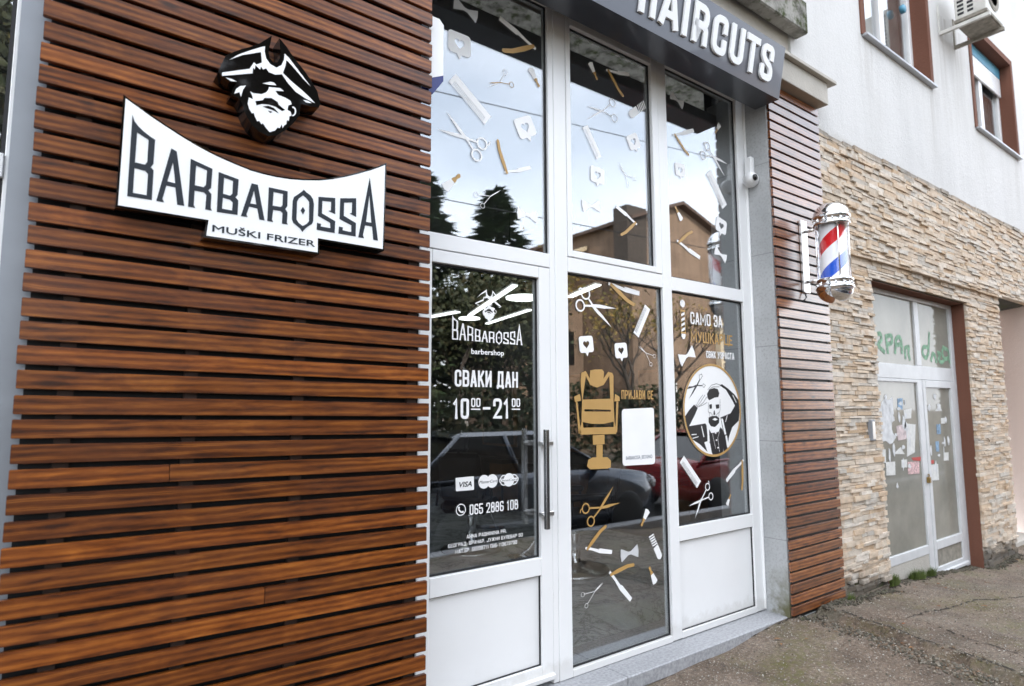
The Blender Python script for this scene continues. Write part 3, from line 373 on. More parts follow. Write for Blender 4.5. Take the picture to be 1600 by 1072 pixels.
# ---------------------------------------------------------------- the building
XS0, XS1 = -1.512, 0.0            # big slat panel
YF, YG, YD = .25, .28, .2785      # window frame front, glass front, vinyl
building = thing('apartment_building', 'white stuccoed building with split stone cladding on its lower storey', 'building', (8, 3, -.3))
def wall(name, x0, x1, z0, z1, y0, y1, holes, mat, parent):
    xs = sorted({x0, x1, *[h[0] for h in holes], *[h[1] for h in holes]}); zs = sorted({z0, z1, *[h[2] for h in holes], *[h[3] for h in holes]})
    def solid(i, j):
        if i < 0 or j < 0 or i >= len(xs) - 1 or j >= len(zs) - 1: return False
        cx, cz = (xs[i] + xs[i + 1]) / 2, (zs[j] + zs[j + 1]) / 2
        return not any(h[0] < cx < h[1] and h[2] < cz < h[3] for h in holes)
    b = MB()
    for i in range(len(xs) - 1):
        for j in range(len(zs) - 1):
            if not solid(i, j): continue
            a, c, e, g = xs[i], xs[i + 1], zs[j], zs[j + 1]
            b.quad((a, y0, e), (c, y0, e), (c, y0, g), (a, y0, g)); b.quad((c, y1, e), (a, y1, e), (a, y1, g), (c, y1, g))
            if not solid(i - 1, j): b.quad((a, y1, e), (a, y0, e), (a, y0, g), (a, y1, g))
            if not solid(i + 1, j): b.quad((c, y0, e), (c, y1, e), (c, y1, g), (c, y0, g))
            if not solid(i, j - 1): b.quad((a, y1, e), (c, y1, e), (c, y0, e), (a, y0, e))
            if not solid(i, j + 1): b.quad((a, y0, g), (c, y0, g), (c, y1, g), (a, y1, g))
    bmesh.ops.remove_doubles(b.bm, verts=b.bm.verts, dist=1e-5)
    return b.build(name, mat, parent)
DOOR = (4.776, 7.19, -.8, 2.745); PASS = (8.34, 10.2, -.8, 2.95); PASS2 = (8.34, 9.57, -.8, 2.95)
W1 = (5.07, 6.75, 5.32, 6.95); W2 = (8.27, 9.95, 5.215, 6.66)
wall('wall', 3.6, 15, 4.0, 9.5, .09, .5, [W1, W2], M['stucco'], building)
wall('stone_backing', 3.9, 15, -.8, 3.995, .075, .5, [DOOR, PASS], M['plinth'], building)
wall('shop_lintel', -6, 3.597, 4.2, 9.5, .11, .5, [], M['beige_plaster'], building)
b = MB(); b.box(-6, 15, 7.7, 8, -.8, 9.5); b.box(-6, -5.7, .5, 7.7, -.8, 9.5); b.box(14.7, 15, .5, 7.7, -.8, 9.5)
b.build('outer_wall', M['stucco'], building)
b = MB(); b.box(-6.3, 15.3, -.25, 8.3, 9.502, 9.8); b.build('roof', M['mossy'], building)
# balcony ledge, cornice
b = MB(); b.box(-3.2, 3.683, -.03, .088, 4.755, 5.05, bev=.012); b.build('balcony_slab', M['mossy'], building)
b = MB(); b.box(3.10, 3.90, -.06, .07, 4.165, 4.36, bev=.004); b.box(3.08, 3.99, -.10, .088, 4.362, 4.392, bev=.003); b.build('cornice', M['beige_plaster'], building)
# stone cladding: rows of split strips
def stones():
    b = MB(); rnd = random.Random(3); z = -.42
    while z < 3.985:
        h = rnd.choice((.022, .026, .03, .036, .044)); h = min(h, 3.99 - z); x = 3.885 + rnd.random() * .12 - .12
        while x < 12.5:
            L = rnd.uniform(.07, .34); xa, xb = max(x, 3.887), x + L; x += L
            if xb - xa < .02: continue
            zc = z + h / 2; segs = [(xa, xb)]
            for hx0, hx1, hz0, hz1 in (DOOR, PASS2):
                if hz0 < zc + h * .3 and zc - h * .3 < hz1:
                    n = []
                    for s0, s1 in segs:
                        if s1 <= hx0 or s0 >= hx1: n.append((s0, s1))
                        else:
                            if s0 < hx0: n.append((s0, hx0 + rnd.uniform(-.012, .008)))
                            if s1 > hx1: n.append((hx1 + rnd.uniform(-.008, .012), s1))
                    segs = n
            for s0, s1 in segs:
                if s1 - s0 < .025: continue
                # stones have fallen off the foot of the wall
                foot = (zc < .06 + .09 * math.sin(s0 * 5.1) + .05 * math.sin(s0 * 13) and s0 < 7.2) or zc < -.03 + .05 * math.sin(s0 * 7)
                d = rnd.uniform(.0, .024); y = .055 - d + (.02 if foot else 0); jk = 2 if foot else 1
                if zc > 2.93: y -= max(0, min(.045, (s0 - 4.05) * .05))
                g = .0015; j = lambda k=.003: rnd.uniform(-k * jk, k * jk)
                yb = .078
                b.hexa([(s0 + g, y + j(), z + g + j(.003)), (s1 - g, y + j(), z + g + j(.003)), (s1 - g, yb, z + g), (s0 + g, yb, z + g),
                        (s0 + g + j(.003), y + j(), z + h - g + j(.003)), (s1 - g + j(.003), y + j(), z + h - g + j(.003)), (s1 - g, yb, z + h - g), (s0 + g, yb, z + h - g)])
        z += h
    bmesh.ops.recalc_face_normals(b.bm, faces=b.bm.faces)
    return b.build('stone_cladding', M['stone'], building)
stones()
# right pillar and left pier behind the slats, far passage
b = MB(); b.box(3.08, 3.884, .052, .6, -.3, 4.16); b.build('concrete_pillar', M['concrete'], building)
b = MB(); b.box(-1.575, -.03, .05, .6, -.3, 4.19); b.build('metal_pier', M['metal_post'], building)
b = MB(); b.hexa([(9.575, .082, -.4), (10.19, .082, -.4), (10.19, .7, -.4), (10.1, .7, -.4), (9.575, .082, 2.948), (10.19, .082, 2.948), (10.19, .7, 2.948), (10.1, .7, 2.948)]); b.build('passage_wall', M['pink_plaster'], building)
b = MB(); b.box(8.0, 10.3, 1.6, 1.7, -.3, 2.94); b.box(8.1, 8.33, .502, 1.6, -.3, 2.94); b.box(8.1, 10.3, .502, 1.7, 2.952, 3.1); b.build('passage_lining', M['pink_plaster'], building)
b = MB(); b.box(8.36, 9.56, .16, 1.6, -.4, -.2, bev=.01); b.build('passage_step', M['beige_plaster'], building)
# upper windows
def upper_window(w, shutter, name):
    x0, x1, z0, z1 = w; yi = .245
    e = bpy.data.objects.new('window', None); COL.objects.link(e); e.location = ((x0 + x1) / 2, .2, z0); e.parent = building; e.matrix_parent_inverse = Matrix.Translation(-building.location)
    e['label'] = name
    def ch(b, n, m):
        me = bpy.data.meshes.new(n); b.bm.to_mesh(me); b.bm.free(); o = bpy.data.objects.new(n, me); COL.objects.link(o); me.materials.append(m); o.parent = e
        o.matrix_parent_inverse = Matrix.Translation(-Vector(e.location)); return o
    b = MB(); t = .004
    b.box(x0, x0 + t, .075, .32, z0, z1); b.box(x1 - t, x1, .075, .32, z0, z1); b.box(x0 + t, x1 - t, .075, .32, z1 - t, z1)
    b.box(x0 - .085, x0, .076, .0895, z0 - .01, z1 + .085); b.box(x1, x1 + .085, .076, .0895, z0 - .01, z1 + .085); b.box(x0, x1, .076, .0895, z1, z1 + .085)
    ch(b, 'reveal', M['brown_paint'])
    b = MB(); b.box(x0 - .06, x1 + .06, .035, .32, z0 - .03, z0 - .002, bev=.004); ch(b, 'sill', M['sillmetal'])
    f = MB(); fw = .075; xm = (x0 + x1) / 2; x0 += t; x1 -= t; z1 -= t
    f.box(x0, x0 + fw, yi, .31, z0, z1, bev=.004); f.box(x1 - fw, x1, yi, .31, z0, z1, bev=.004); f.box(x0 + fw, x1 - fw, yi, .31, z0, z0 + fw, bev=.004); f.box(x0 + fw, x1 - fw, yi, .31, z1 - fw, z1, bev=.004)
    f.box(xm - .06, xm + .06, yi - .004, .31, z0 + fw, z1 - fw, bev=.004); ch(f, 'frame', M['pvc'])
    p = MB(); p.box(x0 + fw, xm - .06, .28, .286, z0 + fw, z1 - fw); p.box(xm + .06, x1 - fw, .28, .286, z0 + fw, z1 - fw); ch(p, 'pane', M['glass'])
    c = MB()
    for i in range(40):
        xa = x0 + fw + (x1 - x0 - 2 * fw) * i / 40; xb = x0 + fw + (x1 - x0 - 2 * fw) * (i + 1) / 40
        if .55 < i / 40 < .8: continue
        ya = .36 + .015 * math.sin(i * 1.7); yb = .36 + .015 * math.sin((i + 1) * 1.7); c.quad((xa, ya, z0), (xb, yb, z0), (xb, yb, z1), (xa, ya, z1))
    ch(c, 'curtain', M['curtain'])
    if shutter:
        b = MB(); b.box(x0 + .01, x1 - .01, yi - .028, yi - .002, z1 - .46, z1 - .17, bev=.004)
        for k in range(6): b.box(x0 + .012, x1 - .012, yi - .031, yi - .0285, z1 - .45 + k * .045, z1 - .412 + k * .045)
        ch(b, 'roller_shutter', M['pvc'])
        b = MB(); b.box(x0 + .002, x1 - .002, yi - .033, yi - .002, z1 - .165, z1 - .001, bev=.003); ch(b, 'shutter_box', M['cyan'])
    else:
        b = MB(); b.lathe([(0, 0), (.03, 0), (.05, .01), (.05, .05), (0, .06)], (x1 - .3, yi - .06, z1 - .72), 16, axis='y'); ch(b, 'fan_vent', M['cyan'])
M['sillmetal'] = simple('grey_sill_metal', (.42, .43, .45), .35, .4)
M['cyan'] = simple('pale_blue_panel', (.10, .33, .48), .4)
M['curtain'] = simple('dim_curtain', (.30, .27, .25), .9, var=.2)
upper_window(W1, False, 'left upper window with round blue vent in its pane')
upper_window(W2, True, 'right upper window with half lowered white roller shutter')
# dark rooms behind upper windows
b = MB(); b.box(4.6, 10.4, 1.6, 1.7, 4.6, 7.4); b.box(4.6, 10.4, .502, 1.6, 4.6, 4.65); b.box(4.6, 10.4, .502, 1.6, 7.35, 7.4); b.build('room_lining', M['room_dark'], building)
# ---------------------------------------------------------------- wooden slat claddings
def slat_bm(b, x0, x1, y0, y1, zl, zr, h, bev=.0035):
    vs = b.hexa([(x0, y0, zl - h), (x1, y0, zr - h), (x1, y1, zr - h), (x0, y1, zl - h), (x0, y0, zl), (x1, y0, zr), (x1, y1, zr), (x0, y1, zl)])
    es = list({e for v in vs for e in v.link_edges}); bmesh.ops.bevel(b.bm, geom=es, offset=bev, segments=2, affect='EDGES')
M['shade_batten'] = simple('shade_painted_batten_wood', (.03, .014, .008), .7)  # brown taken almost to black, the shadow behind the slats painted in
cl = thing('wood_cladding', 'wide reddish brown slat cladding behind the black and white name board', 'wood cladding', (-.75, 0, 0))
b = MB(); rnd = random.Random(5)
for i in range(-19, 37):
    zl = 2.88 - .08 * i; jx = rnd.uniform(-.004, .004); jy = rnd.uniform(-.0012, .0012); jz = rnd.uniform(-.002, .002)
    cuts = [XS0 + jx, rnd.uniform(-1.2, -.3), XS1 + rnd.uniform(-.003, .003)] if rnd.random() < .1 else [XS0 + jx, XS1 + rnd.uniform(-.003, .003)]
    for a, c in zip(cuts, cuts[1:]):
        fl = (a - XS0) / (XS1 - XS0); fr = (c - XS0) / (XS1 - XS0)
        slat_bm(b, a, c - (.0008 if c < -.01 else 0), 0 + jy, .021 + jy, zl - .0254 * fl + jz, zl - .0254 * fr + jz, .0612, .002)
bmesh.ops.recalc_face_normals(b.bm, faces=b.bm.faces)
b.build('slats', M['slat'], cl)
b = MB()
for x in (-1.40, -1.02, -.62, -.10): b.box(x, x + .045, .0225, .0495, -.05, 4.18)
b.build('batten', M['shade_batten'], cl)
b = MB(); b.box(-1.49, -.035, .044, .0492, -.05, 4.18); b.build('gap_shade_sheet', M['gap_shade'], cl)  # added sheet, painted gap shade in front of the grey metal pier
cr = thing('wood_cladding', 'narrow slat cladding on the pillar that carries the barber pole', 'wood cladding', (3.49, .03, 0))
b = MB()
for k in range(-25, 27):
    zt = 2.1535 - .08 * k; j = rnd.uniform(-.003, .003); jy = rnd.uniform(-.001, .001)
    slat_bm(b, 3.092 + j, 3.888 + rnd.uniform(-.004, .004), .0286 + jy, .0486 + jy, zt + rnd.uniform(-.002, .002), zt + rnd.uniform(-.002, .002), .0625, .002)
bmesh.ops.recalc_face_normals(b.bm, faces=b.bm.faces)
b.build('slats', M['slat2'], cr)
b = MB()
b.box(3.11, 3.87, .0495, .0512, -.02, 4.15)
b.build('gap_shade_sheet', M['gap_shade'], cr)  # added sheet hiding the lit concrete, so the gaps carry painted shade
# ---------------------------------------------------------------- shop window and door
sw = thing('shop_window', 'tall white framed barbershop window covered in white and gold stickers', 'shop window', (1.5, .28, 0))
YB = .315
f = MB(); B = lambda x0, x1, z0, z1, y0=YF: f.box(x0, x1, y0, YB, z0, z1, bev=.003)
ZT = 4.185
B(-.02, .075, .005, ZT); B(.961, 1.003, .005, ZT, YF + .004); B(1.004, 1.104, .005, ZT); B(1.996, 2.093, .01, ZT); B(2.968, 3.079, .01, ZT)
B(.076, .96, 4.068, ZT); B(.076, .96, 2.389, 2.474)
B(1.105, 1.995, 4.077, ZT); B(1.105, 1.995, 2.383, 2.476); B(1.105, 1.995, .005, .046)
B(2.094, 2.967, 4.055, ZT); B(2.094, 2.967, 2.377, 2.474); B(2.094, 2.967, .64, .736); B(2.094, 2.967, .008, .052)
# opening sash of the middle top light
S = lambda x0, x1, z0, z1: f.box(x0, x1, YF - .004, YB - .01, z0, z1, bev=.004)
S(1.108, 1.147, 2.48, 4.073); S(1.928, 1.992, 2.48, 4.073); S(1.148, 1.927, 2.48, 2.523); S(1.148, 1.927, 4.008, 4.073)
# lip along the top
f.box(-.02, 3.09, YF - .022, YF - .0005, ZT - .03, ZT + .012, bev=.004)
f.box(3.062, 3.078, YF - .02, YF - .0005, .02, ZT - .032, bev=.004)
f.build('frame', M['pvc'], sw)
PANES = {'upper_left': (.076, .96, 2.475, 4.067), 'upper_middle': (1.148, 1.927, 2.524, 4.007), 'upper_right': (2.094, 2.967, 2.475, 4.054), 'lower_middle': (1.105, 1.995, .047, 2.382), 'lower_right': (2.094, 2.967, .737, 2.376)}
g = MB()
def gasket(b, x0, x1, z0, z1, w=.009, y0=.271, y1=.2795):
    b.box(x0, x0 + w, y0, y1, z0, z1); b.box(x1 - w, x1, y0, y1, z0, z1); b.box(x0 + w, x1 - w, y0, y1, z0, z0 + w); b.box(x0 + w, x1 - w, y0, y1, z1 - w, z1)
for p in PANES.values(): gasket(g, *p)
gasket(g, 2.094, 2.967, .053, .639, .004, .262, .272)
g.build('gasket', M['gasket'], sw)
b = MB(); b.box(2.095, 2.966, .272, .3, .054, .638, bev=.002); b.build('lower_panel', M['pvc'], sw)
pane = {}
for k, (x0, x1, z0, z1) in PANES.items():
    b = MB(); b.box(x0 + .001, x1 - .001, YG, YG + .006, z0 + .001, z1 - .001)
    pane[k] = b.build('pane', M['glass'], sw)
sd = thing('shop_door', 'white glazed shop door with opening hours and long steel handle', 'door', (.5, .28, .05))
f = MB()
B(.082, .154, .055, 2.383); B(.874, .957, .055, 2.383); B(.155, .873, 2.316, 2.383); B(.155, .873, .61, .708); B(.155, .873, .055, .122)
f.box(.12, .955, YF - .028, YF - .0005, .04, .075, bev=.008)
f.build('frame', M['pvc'], sd)
g = MB(); gasket(g, .155, .873, .709, 2.315); gasket(g, .155, .873, .123, .609, .004, .262, .272)
g.box(.9575, .9605, .262, .3, .03, 2.386)
g.build('gasket', M['gasket'], sd)
b = MB(); b.box(.156, .872, .272, .3, .124, .608, bev=.002); b.build('lower_panel', M['pvc'], sd)
b = MB(); b.box(.156, .872, YG, YG + .006, .71, 2.314); pane['door'] = b.build('pane', M['glass'], sd)
b = MB(); b.box(.848, .874, .168, .194, .875, 1.428, bev=.003)
M['handle_steel'] = simple('handle_steel', (.52, .52, .52), .2, 1)
hd = b.build('handle', M['handle_steel'], sd)
b = MB()
for z in (1.346, .95):
    b.tube([(.861, .19, z), (.861, .215, z)], .013, 12); b.box(.85, .945, .2155, .2425, z - .014, z + .014, bev=.003); b.box(.915, .945, .243, .2495, z - .02, z + .02, bev=.002)
b.build('handle_bracket', M['steel'], sd)
b = MB(); b.lathe([(0, -.004), (.012, -.004), (.014, 0), (.014, .006)], (.915, .245, 1.05), 16, axis='y'); b.box(.9, .93, .2445, .2495, 1.02, 1.10, bev=.004); b.build('lock', M['steel'], sd)
# window left of the slats
lw = thing('shop_window', 'strip of white framed window beyond the grey post at the far left', 'shop window', (-2.4, .28, 0))
f = MB(); B(-1.598, -1.58, .0, 4.185, YF + .012); B(-3.6, -3.5, 0, 4.185); B(-3.5, -1.599, 2.38, 2.468); B(-3.5, -1.599, .0, .1); B(-3.5, -1.599, 4.09, 4.185); f.build('frame', M['pvc'], lw)
for z0, z1 in ((.1, 2.379), (2.469, 4.089)):
    b = MB(); b.box(-3.499, -1.600, YG, YG + .006, z0, z1); b.build('pane', M['glass'], lw)
g = MB(); gasket(g, -3.499, -1.5995, .1, 2.379, .012); gasket(g, -3.499, -1.5995, 2.469, 4.089, .012); g.build('gasket', M['gasket'], lw)
# entrance slab
st = MB(); st.box(-1.3, 1.36, .065, .6, -.085, .002, bev=.006); st.box(1.364, 3.077, .065, .6, -.085, .002, bev=.006)
tag(st.build('stone_threshold', M['terrazzo']), 'grey stone slab under the shop door and window', 'threshold')
# ---------------------------------------------------------------- stroke lettering
def G_(*s): return list(s)
O_ = [(.5, 1), (1, 1, 1), (1, 0, 1), (0, 0, 1), (0, 1, 1), (.5, 1)]
GL = {
 'А': [[(0, 0), (.42, 1)], [(.58, 1), (1, 0)], [(.2, .25), (.8, .25)]],
 'Б': [[(1, 1), (0, 1), (0, 0), (1, 0, 1), (1, .55, 1), (.1, .55)]],
 'В': [[(0, 0), (0, 1), (1, 1, 1), (1, .5, 1), (.2, .5)], [(.1, 0), (1, 0, 1), (1, .5, 1), (.5, .5)]],
 'Г': [[(0, 0), (0, 1), (1, 1)]], 'Д': [[(0, -.1), (0, 0), (1, 0), (1, -.1)], [(.12, .02), (.25, 1), (.88, 1), (.88, .02)]],
 'Е': [[(1, 1), (0, 1), (0, 0), (1, 0)], [(.1, .5), (.8, .5)]],
 'Ж': [[(.5, 0), (.5, 1)], [(0, 0), (.4, .5), (0, 1)], [(1, 0), (.6, .5), (1, 1)]],
 'З': [[(0, .75), (0, 1, 1), (1, 1, 1), (1, .52, 1), (.4, .52)], [(.5, .5), (1, .5, 1), (1, 0, 1), (0, 0, 1), (0, .25)]],
 'И': [[(0, 1), (0, 0)], [(1, 0), (1, 1)], [(.05, .1), (.95, .9)]], 'Ј': [[(1, 1), (1, 0, 1), (0, 0, 1), (0, .25)]],
 'К': [[(0, 0), (0, 1)], [(1, 1), (.12, .42)], [(.35, .6), (1, 0)]], 'Л': [[(0, 0), (.22, 1), (1, 1), (1, 0)]],
 'М': [[(0, 0), (0, 1), (.5, .25), (1, 1), (1, 0)]], 'Н': [[(0, 0), (0, 1)], [(1, 0), (1, 1)], [(.1, .5), (.9, .5)]],
 'О': [O_], '0': [O_], 'П': [[(0, 0), (0, 1), (1, 1), (1, 0)]], 'Р': [[(0, 0), (0, 1), (1, 1, 1), (1, .45, 1), (.1, .45)]],
 'R': [[(0, 0), (0, 1), (1, 1, 1), (1, .48, 1), (.1, .48)], [(.55, .46), (1, .42, 1), (1, 0)]],
 'С': [[(1, .7), (1, 1, 1), (0, 1, 1), (0, 0, 1), (1, 0, 1), (1, .3)]], 'S': [[(1, .72), (1, 1, 1), (0, 1, 1), (0, .62, 1), (1, .38, 1), (1, 0, 1), (0, 0, 1), (0, .28)]],
 'Т': [[(0, 1), (1, 1)], [(.5, 0), (.5, .95)]], 'У': [[(0, 1), (.55, .35)], [(1, 1), (.5, .15), (.3, 0), (.1, 0)]], 'Х': [[(0, 0), (1, 1)], [(0, 1), (1, 0)]],
 'Ц': [[(0, 1), (0, 0), (1, 0), (1, 1)], [(1, 0), (1.15, -.02), (1.15, -.13)]], 'Ч': [[(0, 1), (0, .45, 1), (.9, .45)], [(1, 0), (1, 1)]],
 'Ш': [[(0, 1), (0, 0), (1, 0), (1, 1)], [(.5, .1), (.5, 1)]], 'U': [[(0, 1), (0, 0, 1), (1, 0, 1), (1, 1)]], 'I': [[(.5, 0), (.5, 1)]],
 'N': [[(0, 0), (0, 1)], [(1, 0), (1, 1)], [(.05, .9), (.95, .1)]],
 '1': [[(.1, .8), (.6, 1), (.6, 0)]], '2': [[(0, .72), (0, 1, 1), (1, 1, 1), (1, .62, 1), (0, 0), (1, 0)]], '3': None,
 '5': [[(1, 1), (0, 1), (0, .55), (1, .58, 1), (1, 0, 1), (0, 0, 1), (0, .25)]], '6': [[(1, .86), (1, 1, 1), (0, 1, 1), (0, 0, 1), (1, 0, 1), (1, .52, 1), (.1, .52)]],
 '7': [[(0, 1), (1, 1), (.4, 0)]], '8': [[(.5, .52), (1, .52, 1), (1, 0, 1), (0, 0, 1), (0, .52, 1), (.5, .52)], [(.5, .54), (.94, .54, 1), (.94, 1, 1), (.06, 1, 1), (.06, .54, 1), (.5, .54)]], '9': [[(0, .14), (0, 0, 1), (1, 0, 1), (1, 1, 1), (0, 1, 1), (0, .48, 1), (.9, .48)]],
 '.': [[(.5, .0), (.5, .02)]], ',': [[(.5, .02), (.35, -.1)]], '-': [[(0, .45), (1, .45)]],
}
GL['3'] = GL['З']
for l, c in zip('ABCEHKMOPTX', 'АВСЕНКМОРТХ'): GL[l] = GL[c]
GW = {'I': .17, '1': .3, '.': .16, ',': .16, '-': .26, 'М': .58, 'M': .58, 'Ш': .62, 'Ж': .62, 'Ц': .46, ' ': .2, 'Г': .36, 'Е': .36, 'E': .36, 'Д': .5}
def rounded(path, r, mapf):
    P = [Vector(mapf(p[0], p[1])) for p in path]; out = [P[0]]
    for i in range(1, len(P) - 1):
        if len(path[i]) > 2:
            a, c = P[i - 1] - P[i], P[i + 1] - P[i]; q = min(r, a.length * .48, c.length * .48)
            s, e = P[i] + a.normalized() * q, P[i] + c.normalized() * q
            for k in range(6):
                t = k / 5; out.append(s * (1 - t) ** 2 + P[i] * 2 * t * (1 - t) + e * t * t)
        else: out.append(P[i])
    out.append(P[-1]); return out
def stroke_text(s, x0, x1, z0, h, bold=.15):
    """returns [(points, thickness)] for text fitted between x0 and x1"""
    gap = .075; ws = [GW.get(c, .42) for c in s]; tot = sum(ws) + gap * (len(s) - 1); k = (x1 - x0) / (tot * h); t = bold * h * min(1, k ** .5 if k < 1 else 1)
    x = x0; res = []
    for c, w in zip(s, ws):
        W_ = w * h * k
        if c != ' ':
            hw = max(W_ - t, 0)
            mp = lambda u, v, X=x, hw=hw: (X + t / 2 + u * hw if hw > 0 else X + W_ / 2, z0 + t / 2 + v * (h - t))
            for pth in GL[c]:
                closed = pth[0][:2] == pth[-1][:2]
                res.append((rounded(pth, min(hw * .5, t * 1.1) if hw else 0, mp), t, 0 if closed else t / 2 - 1e-4))
        x += W_ + gap * h * k
    return res
def put_text(b, s, box3, mi=0, bold=.15, y=YD):
    (x0, z0), (x1, z1), (x2, z2) = box3
    for n, (p, t, cap) in enumerate(stroke_text(s, x0, x1, (z0 + z1) / 2, z2 - z0, bold)):
        b.ribbon(p, t, y - .00025 * (n % 6), mi=mi, cap=cap)
def font_mesh(txt, bold=0):
    cu = bpy.data.curves.new('lettering', 'FONT'); cu.body = txt; cu.offset = bold; cu.resolution_u = 4
    o = bpy.data.objects.new('lettering', cu); COL.objects.link(o); bpy.context.view_layer.update()
    me = bpy.data.meshes.new_from_object(o.evaluated_get(bpy.context.evaluated_depsgraph_get()))
    bpy.data.objects.remove(o); bpy.data.curves.remove(cu); return me
def put_font(b, txt, x0, x1, z0, h, y, bold=.0, mi=0, italic=0, captop=.73):
    me = font_mesh(txt, bold); xs = [v.co.x for v in me.vertices]; a, c = min(xs), max(xs)
    sc = h / captop; n0 = len(b.bm.verts)
    vs = [b.bm.verts.new((x0 + (v.co.x - a + italic * v.co.y) / (c - a) * (x1 - x0), y, z0 + v.co.y * sc)) for v in me.vertices]
    for p in me.polygons:
        try:
            fc = b.bm.faces.new([vs[i] for i in p.vertices]); fc.material_index = mi; fc.normal_update()
            if fc.normal.y > 0: fc.normal_flip()
        except ValueError: pass
    bpy.data.meshes.remove(me)
# ---------------------------------------------------------------- stickers on the glass
def V2(p): return Vector((p[0], p[1]))
def circle(c, r, n=20, rz=None): return [(c[0] + r * math.cos(2 * PI * k / n), c[1] + (rz or r) * math.sin(2 * PI * k / n)) for k in range(n)]
def local(p1, p2):
    p1, p2 = V2(p1), V2(p2); d = p2 - p1; n = Vector((-d.y, d.x))
    return lambda u, v: tuple(p1 + d * u + n * v)
def st_scissors(b, P, k):
    pv, r1, r2, t1, t2 = [V2(p) for p in P]; L = (t1 - pv).length; mi = {0: 0, 1: 0, 2: 1}[k.get('g', 0)]
    w = L * (.045 if k.get('thin') else .085); rr = .17 * L if not k.get('thin') else min(.15 * L, (r1 - r2).length * .42)
    for n, (r, t) in enumerate(((r1, t1), (r2, t2))):
        y = YD - .0003 * n; d = (t - pv).normalized(); m = Vector((-d.y, d.x)) * (1 if n else -1)
        mm = 1 if (k.get('g') == 1 and n) else mi
        b.sheet([[tuple(pv - d * w + m * w * .6), tuple(pv - d * w - m * w * .4), tuple(pv + d * L * .5 - m * w * .55), tuple(t), tuple(pv + d * L * .3 + m * w * .8)]], y, mm)
        e = (r - pv).normalized(); b.ribbon([tuple(pv), tuple(pv + (r - pv) * .5), tuple(r - e * rr)], w * .75, y - .0006, mi=mm)
        b.ribbon(circle(r, rr), w * .62, y - .001, closed=True, mi=mm)
        if not k.get('thin') and n == 0: b.ribbon([tuple(r + e * rr), tuple(r + e * rr * 1.5 + m * rr * .3), tuple(r + e * rr * 1.7 + m * rr * .9)], w * .5, y - .001, mi=mm)
def st_razor(b, P, k):
    pv, ge, we = P; f = local(pv, ge); s = 1 if True else -1
    d1 = V2(ge) - V2(pv); d2 = V2(we) - V2(pv); side = 1 if d1.x * d2.y - d1.y * d2.x < 0 else -1
    b.sheet([[f(-.05, -.03), f(-.04, .05), f(.3, .075 + .02 * side), f(.7, .06 + .04 * side), f(.98, .05), f(1.02, 0), f(.98, -.05), f(.7, -.05 + .04 * side), f(.3, -.05 + .02 * side)]], YD - .0006, 1)
    g = local(pv, we); q = side
    b.sheet([[g(-.1, -.02), g(-.1, .05), g(.1, .055), g(.45, .04 + .0), g(.47, .075), g(1.0, .085), g(1.0, -.03), g(.5, -.06), g(.2, -.02)]], YD, 0)
def st_brush(b, P, k):
    f = local(P[0], P[1])
    b.sheet([[f(-.05, -.22), f(-.12, 0), f(-.05, .22), f(.5, .12), f(.5, -.12)]], YD, 0)
    b.sheet([[f(.5, -.11), f(.5, .11), f(.62, .11), f(.7, .06), f(.95, .09), f(1.02, .0), f(.95, -.09), f(.7, -.06), f(.62, -.11)]], YD - .0003, 1)
def st_bow(b, P, k):
    f = local(P[0], P[1]); mi = 2 if k.get('h') else 0
    b.sheet([[f(0, -.27), f(-.04, 0), f(0, .27), f(.42, .07), f(.58, .07), f(1, .27), f(1.04, 0), f(1, -.27), f(.58, -.07), f(.42, -.07)]], YD, mi)
def st_comb(b, P, k):
    f = local(P[0], P[1]); w = .125
    b.sheet([[f(0, 0), f(1, 0), f(1, w), f(0, w)]], YD, 0)
    b.sheet([[f(0, -w), f(.08, -w), f(.08, 0), f(0, 0)]], YD, 0); b.sheet([[f(.92, -w), f(1, -w), f(1, 0), f(.92, 0)]], YD, 0)
    for i in range(26):
        u = .09 + .83 * i / 26; b.sheet([[f(u, -w), f(u + .021, -w), f(u + .021, 0), f(u, 0)]], YD, 0)
def st_bubble(b, P, k):
    f = local(P[0], P[1])   # centre -> middle of the top edge
    r = .32; o = []
    for cx, cy, a0 in ((.75, .75, 0), (.75, -.75, -90), (-.62, -.75, -180), (-.62, .75, -270)):
        pass
    for (u, v, a0) in ((1 - r, 1.05 - r, 0), (1 - r, -1.05 + r, 270), (-.8 + r, -1.05 + r, 180), (-.8 + r, 1.05 - r, 90)):
        for q in range(5):
            a = math.radians(a0 + {0: 90, 270: 0, 180: 0, 90: 90}[a0] * 0 + q * 22.5); o.append((a0, q, u, v))
    o = []
    def arc(u, v, s, e):
        for q in range(5):
            a = math.radians(s + (e - s) * q / 4); o.append(f(u + r * math.cos(a), v + r * math.sin(a)))
    arc(1 - r, -1.05 + r, -90, 0); arc(1 - r, 1.05 - r, 0, 90); arc(-.8 + r, 1.05 - r, 90, 180)
    o.append(f(-.8, .25)); o.append(f(-1.22, 0)); o.append(f(-.8, -.25)); arc(-.8 + r, -1.05 + r, 180, 270)
    h = [f(.1 + .036 * (13 * math.cos(t) - 5 * math.cos(2 * t) - 2 * math.cos(3 * t) - math.cos(4 * t)) * .8, .036 * 16 * math.sin(t) ** 3 * .8) for t in [2 * PI * q / 24 for q in range(24)]]
    b.sheet([o, h], YD, 0)
def st_capsule(b, P, k):
    f = local(P[0], P[1]); w = .15
    b.sheet([[f(0, -w)] + [f(-.15 * math.cos(math.radians(a)), w * math.sin(math.radians(a))) for a in (-45, 0, 45)] + [f(0, w), f(.45, w), f(.45, -w)]], YD, 0)
    for i in range(5):
        u = .48 + i * .105; b.sheet([[f(u, -w), f(u + .06, -w), f(min(u + .12, 1.08), w), f(min(u + .06, 1.02), w)]], YD, 0)
